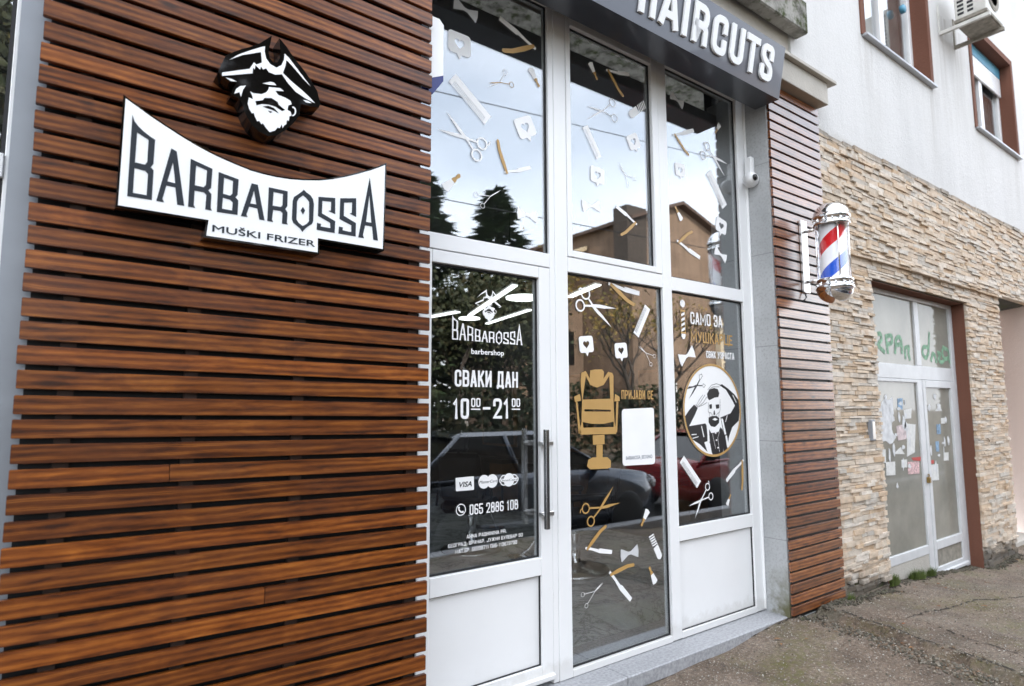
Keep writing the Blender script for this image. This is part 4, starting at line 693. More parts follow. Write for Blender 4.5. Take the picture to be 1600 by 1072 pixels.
STN = dict(scissors='scissors_sticker', razor='razor_sticker', brush='brush_sticker', bow='bow_tie_sticker', comb='comb_sticker', bubble='heart_sticker', capsule='clipper_sticker')
MATS3 = [M['white'], M['gold'], M['pale'], M['black']]
def sub(b, name, parent_part, mats=MATS3):
    me = bpy.data.meshes.new(name); b.bm.to_mesh(me); b.bm.free(); o = bpy.data.objects.new(name, me); COL.objects.link(o)
    for m in (mats if isinstance(mats, list) else [mats]): me.materials.append(m)
    o.parent = parent_part
    top = parent_part.parent
    if top is not None: o.matrix_parent_inverse = (Matrix.Translation(top.location) @ parent_part.matrix_parent_inverse).inverted()
    return o
for pn, kind, pts, k in DATA['stickers']:
    b = MB(); globals()['st_' + kind](b, pts, k); sub(b, STN[kind], pane[pn])
b = MB()
for n, l in enumerate(DATA['chair']): b.sheet(l, YD - .0003 * (n % 3), 1)
sub(b, 'barber_chair_sticker', pane['lower_middle'])
T = DATA['T']
b = MB(); put_text(b, 'ПРИЈАВИ СЕ', T['prij'], 1); sub(b, 'lettering', pane['lower_middle'])
def rrect(c4, r):
    out = []
    for i in range(4):
        p, q, s = V2(c4[i - 1]), V2(c4[i]), V2(c4[(i + 1) % 4]); a, e = (p - q).normalized() * r, (s - q).normalized() * r
        for t in (0, .25, .5, .75, 1): out.append(tuple((q + a) * (1 - t) ** 2 + q * 2 * t * (1 - t) + (q + e) * t * t))
    return out
b = MB(); b.sheet([rrect(DATA['card'], .025)], YD, 0)
(xa, za), (xb, zb) = DATA['card_text']; put_font(b, 'BARBAROSSA_BEOGRAD', 1.612, 1.868, 1.212, .024, YD - .0006, mi=3)
sub(b, 'white_card_sticker', pane['lower_middle'], [M['white'], M['gold'], M['pale'], simple('card_ink', (.05, .08, .14), .5)])
b = MB(); put_text(b, 'САМО ЗА', T['samo'], 0); put_text(b, 'МУШКАРЦЕ', T['mus'], 1); put_text(b, 'СВИХ УЗРАСТА', T['svih'], 0, .17); sub(b, 'lettering', pane['lower_right'])
# pole sticker
b = MB(); (cx, z3), (_, z2), (_, z1), (_, z0), (xl, _) = DATA['polesticker']; hw = abs(cx - xl); cx = 2.2425
b.sheet([circle((cx, z3), hw * .98, 20)], YD, 0)
b.sheet([[(cx - hw, z2), (cx + hw, z2), (cx + hw, z2 - .014), (cx - hw, z2 - .014)]], YD - .0003, 1); b.sheet([[(cx - hw, z1), (cx + hw, z1), (cx + hw, z1 + .014), (cx - hw, z1 + .014)]], YD - .0003, 1)
b.sheet([[(cx - hw * .8, z0 + .01), (cx - hw * .3, z0 - .008), (cx + hw * .3, z0 - .008), (cx + hw * .8, z0 + .01), (cx + hw * .8, z1), (cx - hw * .8, z1)]], YD, 0)
for s in (-1, 1): b.sheet([[(cx + s * hw * .8 - .003, z1 + .014), (cx + s * hw * .8 + .003, z1 + .014), (cx + s * hw * .8 + .003, z2 - .014), (cx + s * hw * .8 - .003, z2 - .014)]], YD, 1)
hh = (z2 - .014 - z1 - .014)
for i in range(4):
    zz = z1 + .014 + hh * i / 4; b.sheet([[(cx - hw * .72, zz), (cx + hw * .72, zz + hh * .12), (cx + hw * .72, zz + hh * .12 + hh * .13), (cx - hw * .72, zz + hh * .13)]], YD, 0)
sub(b, 'barber_pole_sticker', pane['lower_right'])
# round emblem: skeleton barber in an oval
b = MB(); oc, ol, ot, orr, ob = DATA['oval']; C = ((ol[0] + orr[0]) / 2, (ot[1] + ob[1]) / 2); RX = (orr[0] - ol[0]) / 2; RZ = (ot[1] - ob[1]) / 2
b.sheet([circle(C, RX, 56, RZ)], YD, 0); b.ribbon(circle(C, RX - .008, 56, RZ - .008), .017, YD - .0016, closed=True, mi=1)
def clip(poly):
    o = []
    for x, z in poly:
        d = math.hypot((x - C[0]) / (RX - .012), (z - C[1]) / (RZ - .012))
        o.append((C[0] + (x - C[0]) / max(d, 1), C[1] + (z - C[1]) / max(d, 1)))
    return o
for n, p in enumerate(DATA['art_black']): b.sheet([clip(p)], YD - .0004 - .00005 * (n % 4), 3)
for n, p in enumerate(DATA['art_white']): b.sheet([clip(p)], YD - .0009 - .00005 * (n % 4), 0)
for n, p in enumerate(DATA['art_lines']): b.ribbon(clip(p), .0032, YD - .0013 - .00004 * (n % 5), mi=3 if n < 12 else 0)
sub(b, 'oval_emblem', pane['lower_right'])
# door lettering
b = MB(); put_text(b, 'СВАКИ ДАН', T['svaki'], 0); put_text(b, '10', T['10'], 0); put_text(b, '21', T['21'], 0); put_text(b, '00', T['00a'], 0, .16); put_text(b, '00', T['00b'], 0, .16)
for k in ('ula', 'ulb'): b.ribbon(T[k], .007, YD)
b.ribbon(T['dash'], .014, YD); sub(b, 'opening_hours_lettering', pane['door'])
b = MB(); put_text(b, '065 2886 108', T['phone'], 0, .135)
c, e = V2(T['picon'][0]), V2(T['picon'][1]); r = (e - c).length
b.ribbon(circle(c, r * .92, 28), r * .16, YD, closed=True)
b.ribbon([(c.x - r * .42, c.y + r * .42), (c.x - r * .36, c.y), (c.x, c.y - r * .38), (c.x + r * .45, c.y - r * .45)], r * .26, YD)
b.sheet([circle((c.x - r * .38, c.y + r * .38), r * .2, 10)], YD - .0003); b.sheet([circle((c.x + r * .4, c.y - r * .4), r * .2, 10)], YD - .0003)
sub(b, 'phone_number_lettering', pane['door'])
b = MB(); put_text(b, 'ANNA PASHININA PR.', T['anna'], 0, .165); put_text(b, 'БЕОГРАД, ВРАЧАР, ЈУЖНИ БУЛЕВАР 90', T['beog'], 0, .165); put_text(b, 'МАТ.БР. 66998711 ПИБ-113679730', T['mat'], 0, .165); sub(b, 'address_lettering', pane['door'])
b = MB(); b.sheet([rrect([T['visa'][0], T['visa'][1], T['visa'][2], T['visa'][3]], .006)], YD, 0); put_font(b, 'VISA', .335, .422, 1.137, .027, YD - .0006, .02, 3, .25); sub(b, 'payment_card_sticker', pane['door'])
c, c2, ct = [V2(p) for p in T['mc']]; r = (ct - c).length; b = MB(); b.sheet([circle(c, r, 28)], YD, 0); b.sheet([circle(c2, r, 28)], YD - .0003, 0); put_font(b, 'MasterCard', c.x - r * .85, c2.x + r * .85, c.y - .008, .016, YD - .0008, 0, 3, .2); sub(b, 'payment_card_sticker', pane['door'])
a, c, e, ct = [V2(p) for p in T['mae']]; r = (ct - c).length; b = MB(); b.sheet([circle(c, r, 28)], YD - .0003, 0)
for q in (c.x - .034, c.x + .034): b.ribbon(circle((q, c.y), r * .72, 24), .006, YD, closed=True)
b.sheet([[(c.x - .066, c.y - .009), (c.x + .066, c.y - .009), (c.x + .066, c.y + .009), (c.x - .066, c.y + .009)]], YD - .0006, 0); put_font(b, 'DinaCard', c.x - .06, c.x + .06, c.y - .006, .012, YD - .0009, 0, 3)
sub(b, 'payment_card_sticker', pane['door'])
# logo on the door, from the same drawing as the sign
b = MB(); SO = DATA['letters']; lx0, lx1 = SO[0][0][-1][0], SO[-1][0][2][0]
dl, dr, dt = T['logoL']; kx = (dr[0] - dl[0]) / (lx1 - lx0); zb = 2.29; kz = (dt[1] - dl[1]) / (SO[0][0][0][1] - SO[0][0][-1][1])
zb0 = SO[0][0][-1][1]
tf = lambda p: (dl[0] + (p[0] - lx0) * kx, dl[1] + (p[1] - zb0) * kz)
for n, l in enumerate(SO): b.sheet([[tf(p) for p in q] for q in l], YD, 0)
(wx0, wz0), (wx1, _), (_, wz1), (_, wz2) = T['pirL']
pw = DATA['pir_white']; allp = [p for q in pw for p in q]; px0, px1 = min(p[0] for p in allp), max(p[0] for p in allp); pz0, pz1 = min(p[1] for p in allp), max(p[1] for p in allp)
tp = lambda p: (wx0 + (p[0] - px0) / (px1 - px0) * (wx1 - wx0), wz2 + (p[1] - pz0) / (pz1 - pz0) * (wz1 - wz2))
for q in pw: b.sheet([[tp(p) for p in q]], YD, 0)
for q in DATA['pir_black']: b.sheet([[tp(p) for p in q]], YD - .0006, 3)
put_font(b, 'barbershop', T['shop'][0][0], T['shop'][1][0], T['shop'][0][1], (T['shop'][2][1] - T['shop'][0][1]), YD, .02, 0)
sub(b, 'logo_sticker', pane['door'])
# ---------------------------------------------------------------- name board
def inset(poly, d):
    P = [V2(p) for p in poly]; n = len(P); ar = sum(P[i].x * P[(i + 1) % n].y - P[(i + 1) % n].x * P[i].y for i in range(n)); s = 1 if ar > 0 else -1; o = []
    for i in range(n):
        d1 = (P[i] - P[i - 1]).normalized(); d2 = (P[(i + 1) % n] - P[i]).normalized(); n1 = Vector((-d1.y, d1.x)) * s; n2 = Vector((-d2.y, d2.x)) * s; m = n1 + n2
        k = 1 / max(1 + n1.dot(n2), .3); o.append(tuple(P[i] + m * k * d))
    return o
ns = thing('name_board', 'white concave-topped board lettered BARBAROSSA in dark capitals', 'sign', (-.77, -.04, 2.2))
b = MB(); b.prism([DATA['sign_outline']], -.0692, -.001); b.build('board_case', M['gloss_black'], ns)
b = MB(); b.prism([inset(DATA['sign_outline'], .007)], -.0712, -.0695); b.build('board_face', M['acrylic'], ns)
b = MB()
for l in DATA['letters']: b.prism(l, -.0726, -.0714)
b.build('large_lettering', M['slate'], ns)
b = MB(); fz = DATA['frizer']; put_font(b, 'MUŠKI FRIZER', fz[0][0], fz[1][0], fz[0][1] - .001, fz[2][1] - fz[0][1], -.0722, 0); put_font(b, 'MUŠKI FRIZER', fz[0][0] + .0016, fz[1][0] + .0016, fz[0][1] - .0004, fz[2][1] - fz[0][1], -.0724, 0); put_font(b, 'MUŠKI FRIZER', fz[0][0] + .0008, fz[1][0] + .0008, fz[0][1] - .0016, fz[2][1] - fz[0][1], -.0726, 0); b.build('small_lettering', M['slate'], ns)
pe = thing('pirate_emblem', 'glossy black and white bearded pirate head above the name board', 'emblem', (-.78, -.05, 2.62))
b = MB(); b.prism([DATA['pir_out']], -.09, -.001); b.build('emblem_case', M['gloss_black'], pe)
b = MB()
for q in DATA['pir_white']: b.prism([q], -.0916, -.0902)
b.build('white_inlay', M['acrylic'], pe)
b = MB()
for q in DATA['pir_black']: b.prism([q], -.0926, -.0918)
b.build('black_inlay', M['gloss_black'], pe)
# ---------------------------------------------------------------- sign box over the window
M['fascia'] = simple('anthracite_sheet', (.07, .075, .09), .32, .5, var=.06, scale=4, coat=.3)
hs = thing('shop_sign', 'dark tilted sign box reading HAIRCUTS in white raised letters', 'sign', (1.5, -.1, 4.0))
b = MB(); yb0, yt0, zb0_, zt0 = -.10, -.175, 3.93, 4.319
b.hexa([(-.2, yb0, zb0_), (3.018, yb0, zb0_), (3.018, .105, zb0_), (-.2, .105, zb0_), (-.2, yt0, zt0), (3.018, yt0, zt0), (3.018, .105, zt0), (-.2, .105, zt0)]); b.build('sign_case', M['fascia'], hs)
b = MB(); b.box(-.2, 3.01, .107, .226, 4.2, 4.26); b.build('mounting_rail', M['gasket'], hs)
tl = (yt0 - yb0) / (zt0 - zb0_)
fnS = lambda x, z, y: Vector((x, yb0 + (z - zb0_) * tl + y, z))
b = MB()
def solid_stroke(b, pts, t, cap, y0, y1):
    P = [V2(p) for p in pts]; P = [p for i, p in enumerate(P) if i == 0 or (p - P[i - 1]).length > 1e-6]
    closed = (P[0] - P[-1]).length < 1e-6
    if closed: P.pop()
    elif cap: P[0] = P[0] + (P[0] - P[1]).normalized() * cap; P[-1] = P[-1] + (P[-1] - P[-2]).normalized() * cap
    n = len(P); L = []; R = []
    for i in range(n):
        d1 = (P[i] - P[i - 1]).normalized() if (i > 0 or closed) else None; d2 = (P[(i + 1) % n] - P[i]).normalized() if (i < n - 1 or closed) else None
        d1 = d1 or d2; d2 = d2 or d1; n1 = Vector((-d1.y, d1.x)); n2 = Vector((-d2.y, d2.x)); m = (n1 + n2).normalized(); k = min(1 / max(m.dot(n1), .35), 1.6)
        L.append(tuple(P[i] + m * t / 2 * k)); R.append(tuple(P[i] - m * t / 2 * k))
    b.prism([L, R] if closed else [L + R[::-1]], y0, y1, fn=fnS)
word = [('H', 1.385, 1.535), ('A', 1.574, 1.759), ('I', 1.796, 1.856), ('R', 1.907, 2.065), ('C', 2.118, 2.277), ('U', 2.325, 2.482), ('T', 2.512, 2.674), ('S', 2.707, 2.864)]
for c, xa, xb in word:
    h = .26; t = .047; hw = max(xb - xa - t, 0)
    for n, pth in enumerate(GL[c]):
        mp = lambda u, v: (xa + t / 2 + u * hw if hw > .01 else (xa + xb) / 2, 4.0 + t / 2 + v * (h - t))
        solid_stroke(b, rounded(pth, .07, mp), t, t / 2 - 1e-4, -.016 + .0006 * n, -.001 - .0002 * n)
b.build('raised_lettering', M['acrylic'], hs)
# ---------------------------------------------------------------- barber pole
bp = thing('barber_pole', 'chrome capped barber pole with red and blue stripes on the slatted pillar', 'barber pole', (3.5, -.215, 2.4))
PX, PY = 3.5, -.215
def mat_stripes():
    m, nt, bs, out = new_mat('pole_stripes'); tc = N(nt, 'TexCoord'); s = N(nt, 'SeparateXYZ'); nt.links.new(tc.outputs['Object'], s.inputs[0])
    ang = math_(nt, 'DIVIDE', math_(nt, 'ARCTAN2', math_(nt, 'ADD', s.outputs[1], -PY), math_(nt, 'ADD', s.outputs[0], -PX)), 2 * PI)
    ph = math_(nt, 'FRACT', math_(nt, 'ADD', math_(nt, 'SUBTRACT', math_(nt, 'MULTIPLY', s.outputs[2], 2.05), math_(nt, 'MULTIPLY', ang, 1.0)), .58))
    r = N(nt, 'ValToRGB'); r.color_ramp.interpolation = 'CONSTANT'; e = r.color_ramp.elements
    while len(e) < 4: e.new(.5)
    for q, (p, c) in zip(e, [(0, (.86, .86, .86)), (.27, (.01, .09, .55)), (.5, (.86, .86, .86)), (.77, (.62, .015, .02))]): q.position = p; q.color = (*c, 1)
    nt.links.new(ph, r.inputs[0]); nt.links.new(r.outputs[0], bs.inputs['Base Color']); bs.inputs['Roughness'].default_value = .25; return m
b = MB(); b.lathe([(.098, 2.53), (.098, 2.99)], (PX, PY, 0), 48); b.build('striped_cylinder', mat_stripes(), bp)
b = MB(); b.lathe([(.114, 2.53), (.114, 2.99)], (PX, PY, 0), 48); b.build('glass_cylinder', M['clear'], bp)
def dome(z, s, name):
    b = MB(); pr = [(.134, 0), (.137, .012), (.134, .024), (.122, .026), (.122, .05), (.137, .053), (.14, .068), (.137, .08)]
    pr += [(.13 * math.cos(a), .084 + .105 * math.sin(a)) for a in [PI / 2 * k / 10 for k in range(10)]] + [(.001, .189)]
    b.lathe([(r, z + s * h) for r, h in pr], (PX, PY, 0), 48); bmesh.ops.recalc_face_normals(b.bm, faces=b.bm.faces); o = b.build(name, M['chrome'], bp)
    for k in range(12):
        b = MB(); a = 2 * PI * k / 12; b.lathe([(0, z + s * .03), (.009, z + s * .032), (.009, z + s * .046), (0, z + s * .05)], (PX + .125 * math.cos(a), PY + .125 * math.sin(a), 0), 8); sub(b, 'cap_nut', o, M['chrome'])
dome(2.975, 1, 'top_cap'); dome(2.545, -1, 'bottom_cap')
b = MB()
for k in range(4):
    a = PI / 4 + PI / 2 * k; b.tube([(PX + .123 * math.cos(a), PY + .123 * math.sin(a), 2.53), (PX + .123 * math.cos(a), PY + .123 * math.sin(a), 2.99)], .006, 8)
b.build('tie_rod', M['chrome'], bp)
b = MB(); b.box(3.452, 3.545, .004, .0275, 2.47, 3.075, bev=.004)
for z in (2.56, 2.98): b.tube([(PX, .005, z), (PX, PY + .12, z)], .014, 10)
b.build('wall_bracket', M['steel'], bp)
b = MB(); b.tube([(3.47, .012, 2.47), (3.465, .0, 2.43), (3.455, .01, 2.41), (3.45, .026, 2.40)], .006, 6); b.build('cable', M['gasket'], bp)
# ---------------------------------------------------------------- security camera, white alarm box, intercom
sc = thing('security_camera', 'white dome security camera on the grey concrete reveal', 'security camera', (3.06, .2, 3.4))
b = MB(); b.box(3.03, 3.0795, .165, .235, 3.39, 3.57, bev=.012); b.build('mount', M['pvc'], sc)
b = MB(); b.lathe([(0, -.0), (.058, 0), (.062, .02), (.058, .045), (.045, .06), (0, .065)], (3.022, .185, 3.375), 24, axis='x'); b.lathe([(.001, -.055), (.03, -.047), (.048, -.025), (.054, 0), (.048, .025), (.03, .047), (.001, .055)], (3.02, .17, 3.372), 24); b.build('housing', M['pvc'], sc)
b = MB(); b.lathe([(.001, -.012), (.024, -.01), (.027, .004), (.001, .004)], (3.003, .123, 3.37), 20, axis='y'); b.build('lens', M['gloss_black'], sc)
ab = thing('alarm_box', 'narrow white box with blue foot beside the upper pane', 'alarm box', (.06, .1, 3.1))
b = MB(); b.prism([[(.012, 3.19), (.095, 3.23), (.095, 3.5), (.07, 3.525), (.012, 3.525)]], .05, .20); b.build('housing', M['pvc'], ab)
b = MB(); b.prism([[(.012, 3.115), (.04, 3.12), (.095, 3.20), (.095, 3.229), (.012, 3.189)]], .05, .20); b.build('blue_base', simple('blue_plastic', (.01, .02, .16), .25), ab)
b = MB(); b.box(.012, .06, .2005, .249, 3.3, 3.4); b.build('bracket', M['gasket'], ab)
it = thing('intercom', 'small grey plate let into the stone beside the neglected door', 'intercom', (4.54, .04, 1.35))
b = MB(); b.box(4.505, 4.575, .012, .05, 1.245, 1.43, bev=.004); b.build('housing', M['metal_post'], it)
b = MB(); b.box(4.515, 4.565, .009, .0115, 1.26, 1.415); b.build('face_plate', M['steel'], it)
# ---------------------------------------------------------------- air conditioner
ac = thing('air_conditioner', 'weathered white air conditioner on brackets between the upper windows', 'air conditioner', (7.45, -.2, 6.2))
M['acw'] = simple('aged_white_enamel', (.6, .59, .55), .5, var=.14, scale=9); M['acd'] = simple('ac_grime', (.26, .24, .20), .8, var=.35, scale=14)
b = MB(); b.box(7.165, 7.70, -.40, -.085, 6.20, 6.76, bev=.01); b.build('housing', M['acw'], ac)
b = MB(); b.box(7.15, 7.71, -.41, -.075, 6.155, 6.199, bev=.006); b.box(7.175, 7.69, -.39, -.095, 6.142, 6.1545); b.build('base_pan', M['acd'], ac)
for y0, y1 in ((-.18, -.115), (-.275, -.215)):
    b = MB()
    for k in range(9): b.box(7.1615, 7.1645, y0, y1, 6.245 + k * .052, 6.275 + k * .052)
    b.build('side_grille', M['gasket'], ac)
b = MB(); b.lathe([(.21, -.002), (.21, .004), (.19, .006)], (7.43, -.405, 6.48), 32, axis='y')
for r in (.06, .1, .14, .18): b.lathe([(r, -.004), (r + .006, -.004), (r + .006, .002)], (7.43, -.405, 6.48), 32, axis='y')
b.build('fan_grille', M['acd'], ac)
for x in (7.17, 7.67):
    b = MB(); b.box(x - .02, x + .02, -.43, .086, 6.10, 6.141); b.box(x - .02, x + .02, .078, .0895, 6.141, 6.5); b.build('bracket', M['acw'] if x < 7.4 else M['acd'], ac)
# ---------------------------------------------------------------- neglected glass door
nd = thing('glass_door', 'neglected aluminium glass door with torn posters and green graffiti', 'door', (6, .2, -.25))
M['alu'] = simple('dull_white_aluminium', (.62, .63, .64), .45, var=.08)
m, nt, bs, out = new_mat('dusty_glass'); nt.nodes.remove(bs)
df = N(nt, 'BsdfDiffuse'); p = pos(nt); nt.links.new(ramp(nt, noise(nt, p, 1.8, 5, .6), [(.3, (.21, .205, .175)), (.7, (.34, .325, .28))]), df.inputs[0]); gl = N(nt, 'BsdfGlossy'); gl.inputs['Roughness'].default_value = .05
mx = N(nt, 'MixShader'); mx.inputs[0].default_value = .11; nt.links.new(df.outputs[0], mx.inputs[1]); nt.links.new(gl.outputs[0], mx.inputs[2]); nt.links.new(mx.outputs[0], out.inputs[0]); M['dusty'] = m
f = MB(); A_ = lambda x0, x1, z0, z1, y0=.2: f.box(x0, x1, y0, .25, z0, z1, bev=.004)
A_(4.99, 5.082, -.3, 2.74); A_(7.09, 7.186, -.26, 2.74, .197); A_(5.083, 7.089, 2.69, 2.74)
A_(6.1, 6.217, 1.985, 2.689); A_(5.083, 7.089, 1.835, 1.984); A_(6.066, 6.19, -.3, 1.834)
A_(5.083, 6.065, 1.80, 1.834); A_(5.083, 6.065, .016, .106)
f.build('frame', M['alu'], nd)
f = MB(); A_(6.193, 6.262, -.2, 1.832, .194); A_(6.98, 7.086, -.2, 1.832, .194); A_(6.263, 6.979, 1.753, 1.832, .194); A_(6.263, 6.979, .03, .12, .194); A_(6.263, 6.979, -.2, -.15, .194)
f.box(6.2, 7.08, .17, .1935, -.235, -.19, bev=.01); f.build('door_leaf', M['alu'], nd)
b = MB(); b.box(6.264, 6.978, .21, .22, -.149, .029); b.build('kick_panel', M['acd'], nd)
b = MB(); b.box(4.99, 6.065, .205, .24, -.3, .015); b.build('foot_wall', M['beige_plaster'], nd)
pn = []
for x0, x1, z0, z1 in ((5.083, 6.065, .107, 1.799), (6.263, 6.979, .121, 1.752), (5.083, 6.099, 1.985, 2.689), (6.218, 7.089, 1.985, 2.689)):
    b = MB(); b.box(x0 + .001, x1 - .001, .219, .226, z0 + .001, z1 - .001); pn.append(b.build('pane', M['dusty'], nd))
PC = {'w': simple('poster_paper', (.68, .68, .66), .8, var=.12, scale=30), 'torn': simple('torn_paper', (.66, .67, .68), .85, var=.2, scale=14), 'blue': simple('blue_paper', (.22, .34, .48), .7, var=.5, scale=30), 'pink': simple('pinkish_paper', (.62, .52, .52), .8, var=.3, scale=25), 'red': simple('red_printed_paper', (.62, .42, .42), .8, var=.6, scale=45), 'redstrip': simple('red_paper', (.5, .08, .07), .8)}
for key, q in (('postersL', pn[0]), ('postersR', pn[1])):
    for n, (c, poly) in enumerate(DATA[key]):
        b = MB(); pl_ = []
        for i, p in enumerate(poly):
            p2 = poly[(i + 1) % len(poly)]; pl_.append(tuple(p))
            if c == 'torn': pl_.append(((p[0] + p2[0]) / 2 + random.uniform(-.02, .02), (p[1] + p2[1]) / 2 + random.uniform(-.03, .03)))
        b.prism([pl_], .2165 - .0004 * (n % 4), .2188 - .0004 * (n % 4)); sub(b, 'paper_notice', q, PC[c])
rq = random.Random(31)
for q, x0, x1, z0, z1, n in ((pn[0], 5.15, 6.0, .75, 1.7, 22), (pn[1], 6.32, 6.95, .8, 1.7, 12)):
    for i in range(n):
        cx, cz, rx_, rz_ = rq.uniform(x0, x1), rq.uniform(z0, z1), rq.uniform(.012, .07), rq.uniform(.015, .09)
        b = MB(); b.prism([[(cx + rx_ * rq.uniform(.45, 1) * math.cos(a), cz + rz_ * rq.uniform(.45, 1) * math.sin(a)) for a in [2 * PI * k / 8 + .3 for k in range(8)]]], .2149 - .0002 * (i % 5), .2158 - .0002 * (i % 5)); sub(b, 'paper_scrap', q, PC['torn'])
M['spray'] = simple('green_spray_paint', (.2, .37, .24), .7, var=.5, scale=22)
for key, q in (('graffL', pn[2]), ('graffR', pn[3])):
    b = MB()
    for n, s in enumerate(DATA[key]): b.ribbon(rounded([(*p, 1) for p in s], .05, lambda u, v: (u, v)), .046, .2175 - .0003 * (n % 6), cap=.012)
    sub(b, 'graffiti', q, M['spray'])
b = MB(); b.box(6.12, 6.17, .17, .1995, .74, .80, bev=.004); b.tube([(6.13, .185, .80), (6.13, .185, .83), (6.16, .185, .83), (6.16, .185, .80)], .005, 8); b.build('padlock', simple('brass', (.4, .27, .1), .35, 1), nd)
b = MB(); b.box(7.184, 7.1895, .07, .25, -.35, 2.735); b.box(4.777, 4.783, .07, .25, -.35, 2.735); b.box(4.784, 7.183, .07, .25, 2.7395, 2.7445); b.build('painted_reveal', M['brown_paint'], nd)
b = MB(); b.box(4.7, 7.4, 1.2, 1.3, -.3, 2.9); b.build('backing_room', M['room_dark'], building)
b = MB(); b.box(4.784, 4.989, .205, .3, -.3, 2.739); b.build('door_infill', M['beige_plaster'], building)
# ---------------------------------------------------------------- ground
def gz(x, y):
    K = [(-60, -.075), (2.3, -.072), (3.05, -.006), (3.9, -.022), (4.8, -.09), (7.2, -.275), (8.4, -.265), (12, -.31), (60, -.36)]
    for (a, za), (c, zc) in zip(K, K[1:]):
        if a <= x <= c: z = za + (zc - za) * (x - a) / (c - a); break
    else: z = -.36
    return z
def bumpy(x, y):
    return .006 * math.sin(x * 3.1 + y * 2) + .005 * math.sin(x * 7.3 - y * 5.1) + .004 * math.sin(y * 11 + x * 2.2)
def band(x, y):   # old kerb band that crosses the pavement in front of the pillar
    c = 3.52 + (y + .4) * .27; d = x - c
    return .024 if abs(d) < .17 else (-.03 if -.42 < d <= -.17 else (0 if d < 0 else -.004))
b = MB(); xs = [-40, -20, -8, -3, -1] + [0 + .06 * i for i in range(0, 150)] + [9.5, 11, 14, 20, 40]; ys = [-3.0, -2.6, -2.2, -1.9] + [-1.6 + .06 * j for j in range(0, 32)] + [.35]
grid = [[b.bm.verts.new((x, y, gz(x, y) + bumpy(x, y) + (band(x, y) if y < .05 and y > -2.2 else 0) + random.uniform(-.0015, .0015))) for y in ys] for x in xs]
for i in range(len(xs) - 1):
    for j in range(len(ys) - 1):
        f = b.bm.faces.new((grid[i][j], grid[i + 1][j], grid[i + 1][j + 1], grid[i][j + 1])); f.smooth = True
tag(b.build('pavement', M['ground']), kind='structure')
b = MB(); b.box(-40, 40, -3.2, -3.0, -.6, -.06 - .0, bev=.01); tag(b.build('kerb', M['terrazzo']), kind='structure')
b = MB(); b.box(-300, 300, -300, -3.201, -.6, -.33); tag(b.build('road', M['asphalt']), kind='structure')
b = MB(); b.box(-300, 300, -300, -9.2, -.32, -.2); tag(b.build('far_pavement', M['ground']), kind='structure')
# cracks
def crack(pts, w):
    b = MB(); rnd = random.Random(len(pts) * 7); P = []
    for (x0, y0), (x1, y1) in zip(pts, pts[1:]):
        n = 14
        for k in range(n):
            t = k / n; P.append(Vector((x0 + (x1 - x0) * t + rnd.uniform(-.012, .012), y0 + (y1 - y0) * t + rnd.uniform(-.012, .012))))
    P.append(Vector(pts[-1])); L = []; R = []
    for i, p in enumerate(P):
        d = (P[min(i + 1, len(P) - 1)] - P[max(i - 1, 0)]).normalized(); m = Vector((-d.y, d.x)); ww = w * rnd.uniform(.25, 1) * (0.2 if i in (0, len(P) - 1) else 1)
        q = lambda v: (v.x, v.y, gz(v.x, v.y) + bumpy(v.x, v.y) + band(v.x, v.y) + .004)
        L.append(b.bm.verts.new(q(p + m * ww / 2))); R.append(b.bm.verts.new(q(p - m * ww / 2)))
    for i in range(len(L) - 1): (b.bm.faces.new((L[i], L[i + 1], R[i + 1], R[i])) if rnd.random() < .8 else None)
    tag(b.build('pavement_crack', M['crack']), kind='structure')
crack([(3.52, -.12), (3.42, -.37), (3.35, -.62), (3.18, -1.25), (2.95, -1.8)], .03)
crack([(3.85, -.42), (4.4, -.47), (5.1, -.5), (6.2, -.72)], .022)
crack([(3.86, -.5), (3.72, -.85), (3.55, -1.25)], .02)
crack([(2.6, .06), (3.3, .04), (4.1, .03)], .02)
# loose stones, leaves, moss, tufts
ICO_V = []; ICO_F = []
_b = bmesh.new(); bmesh.ops.create_icosphere(_b, subdivisions=1, radius=1); _b.verts.ensure_lookup_table(); ICO_V = [v.co.copy() for v in _b.verts]; ICO_F = [[v.index for v in f.verts] for f in _b.faces]; _b.free()
def scatter(name, mat, n, fn, size, kind='stuff', leaf=False, seed=1):
    b = None; rnd = random.Random(seed); PV = []; PF = []
    for _ in range(n):
        x, y = fn(rnd); s = rnd.uniform(*size); z = gz(x, y) + bumpy(x, y) + (band(x, y) if y > -2.2 else 0) + .002
        if leaf:
            a = rnd.uniform(0, 6.28); L = []; 
            for u, v in ((-1, 0), (-.4, .38), (.3, .42), (1, 0), (.3, -.42), (-.4, -.38)):
                L.append((x + s * (u * math.cos(a) - v * math.sin(a)), y + s * (u * math.sin(a) + v * math.cos(a)), z + .006 + s * .45 * abs(v) + rnd.uniform(0, .003)))
            PF.append([len(PV) + i for i in range(len(L))]); PV += L
        else:
            R_ = Matrix.Rotation(rnd.uniform(0, 6.28), 3, Vector((rnd.random(), rnd.random(), rnd.random() + .1)).normalized()); k = Vector((rnd.uniform(.7, 1.3), rnd.uniform(.6, 1.1), rnd.uniform(.4, .8)))
            n0 = len(PV); PF += [[n0 + i for i in f] for f in ICO_F]
            for v in ICO_V:
                c = v * rnd.uniform(.85, 1.15); c = R_ @ Vector((c.x * k.x, c.y * k.y, c.z * k.z)) * s; PV.append(tuple(Vector((x, y, z + s * .25)) + c))
    me = bpy.data.meshes.new(name); me.from_pydata(PV, [], PF); me.update()
    return tag(link(name, me, mat), kind=kind)
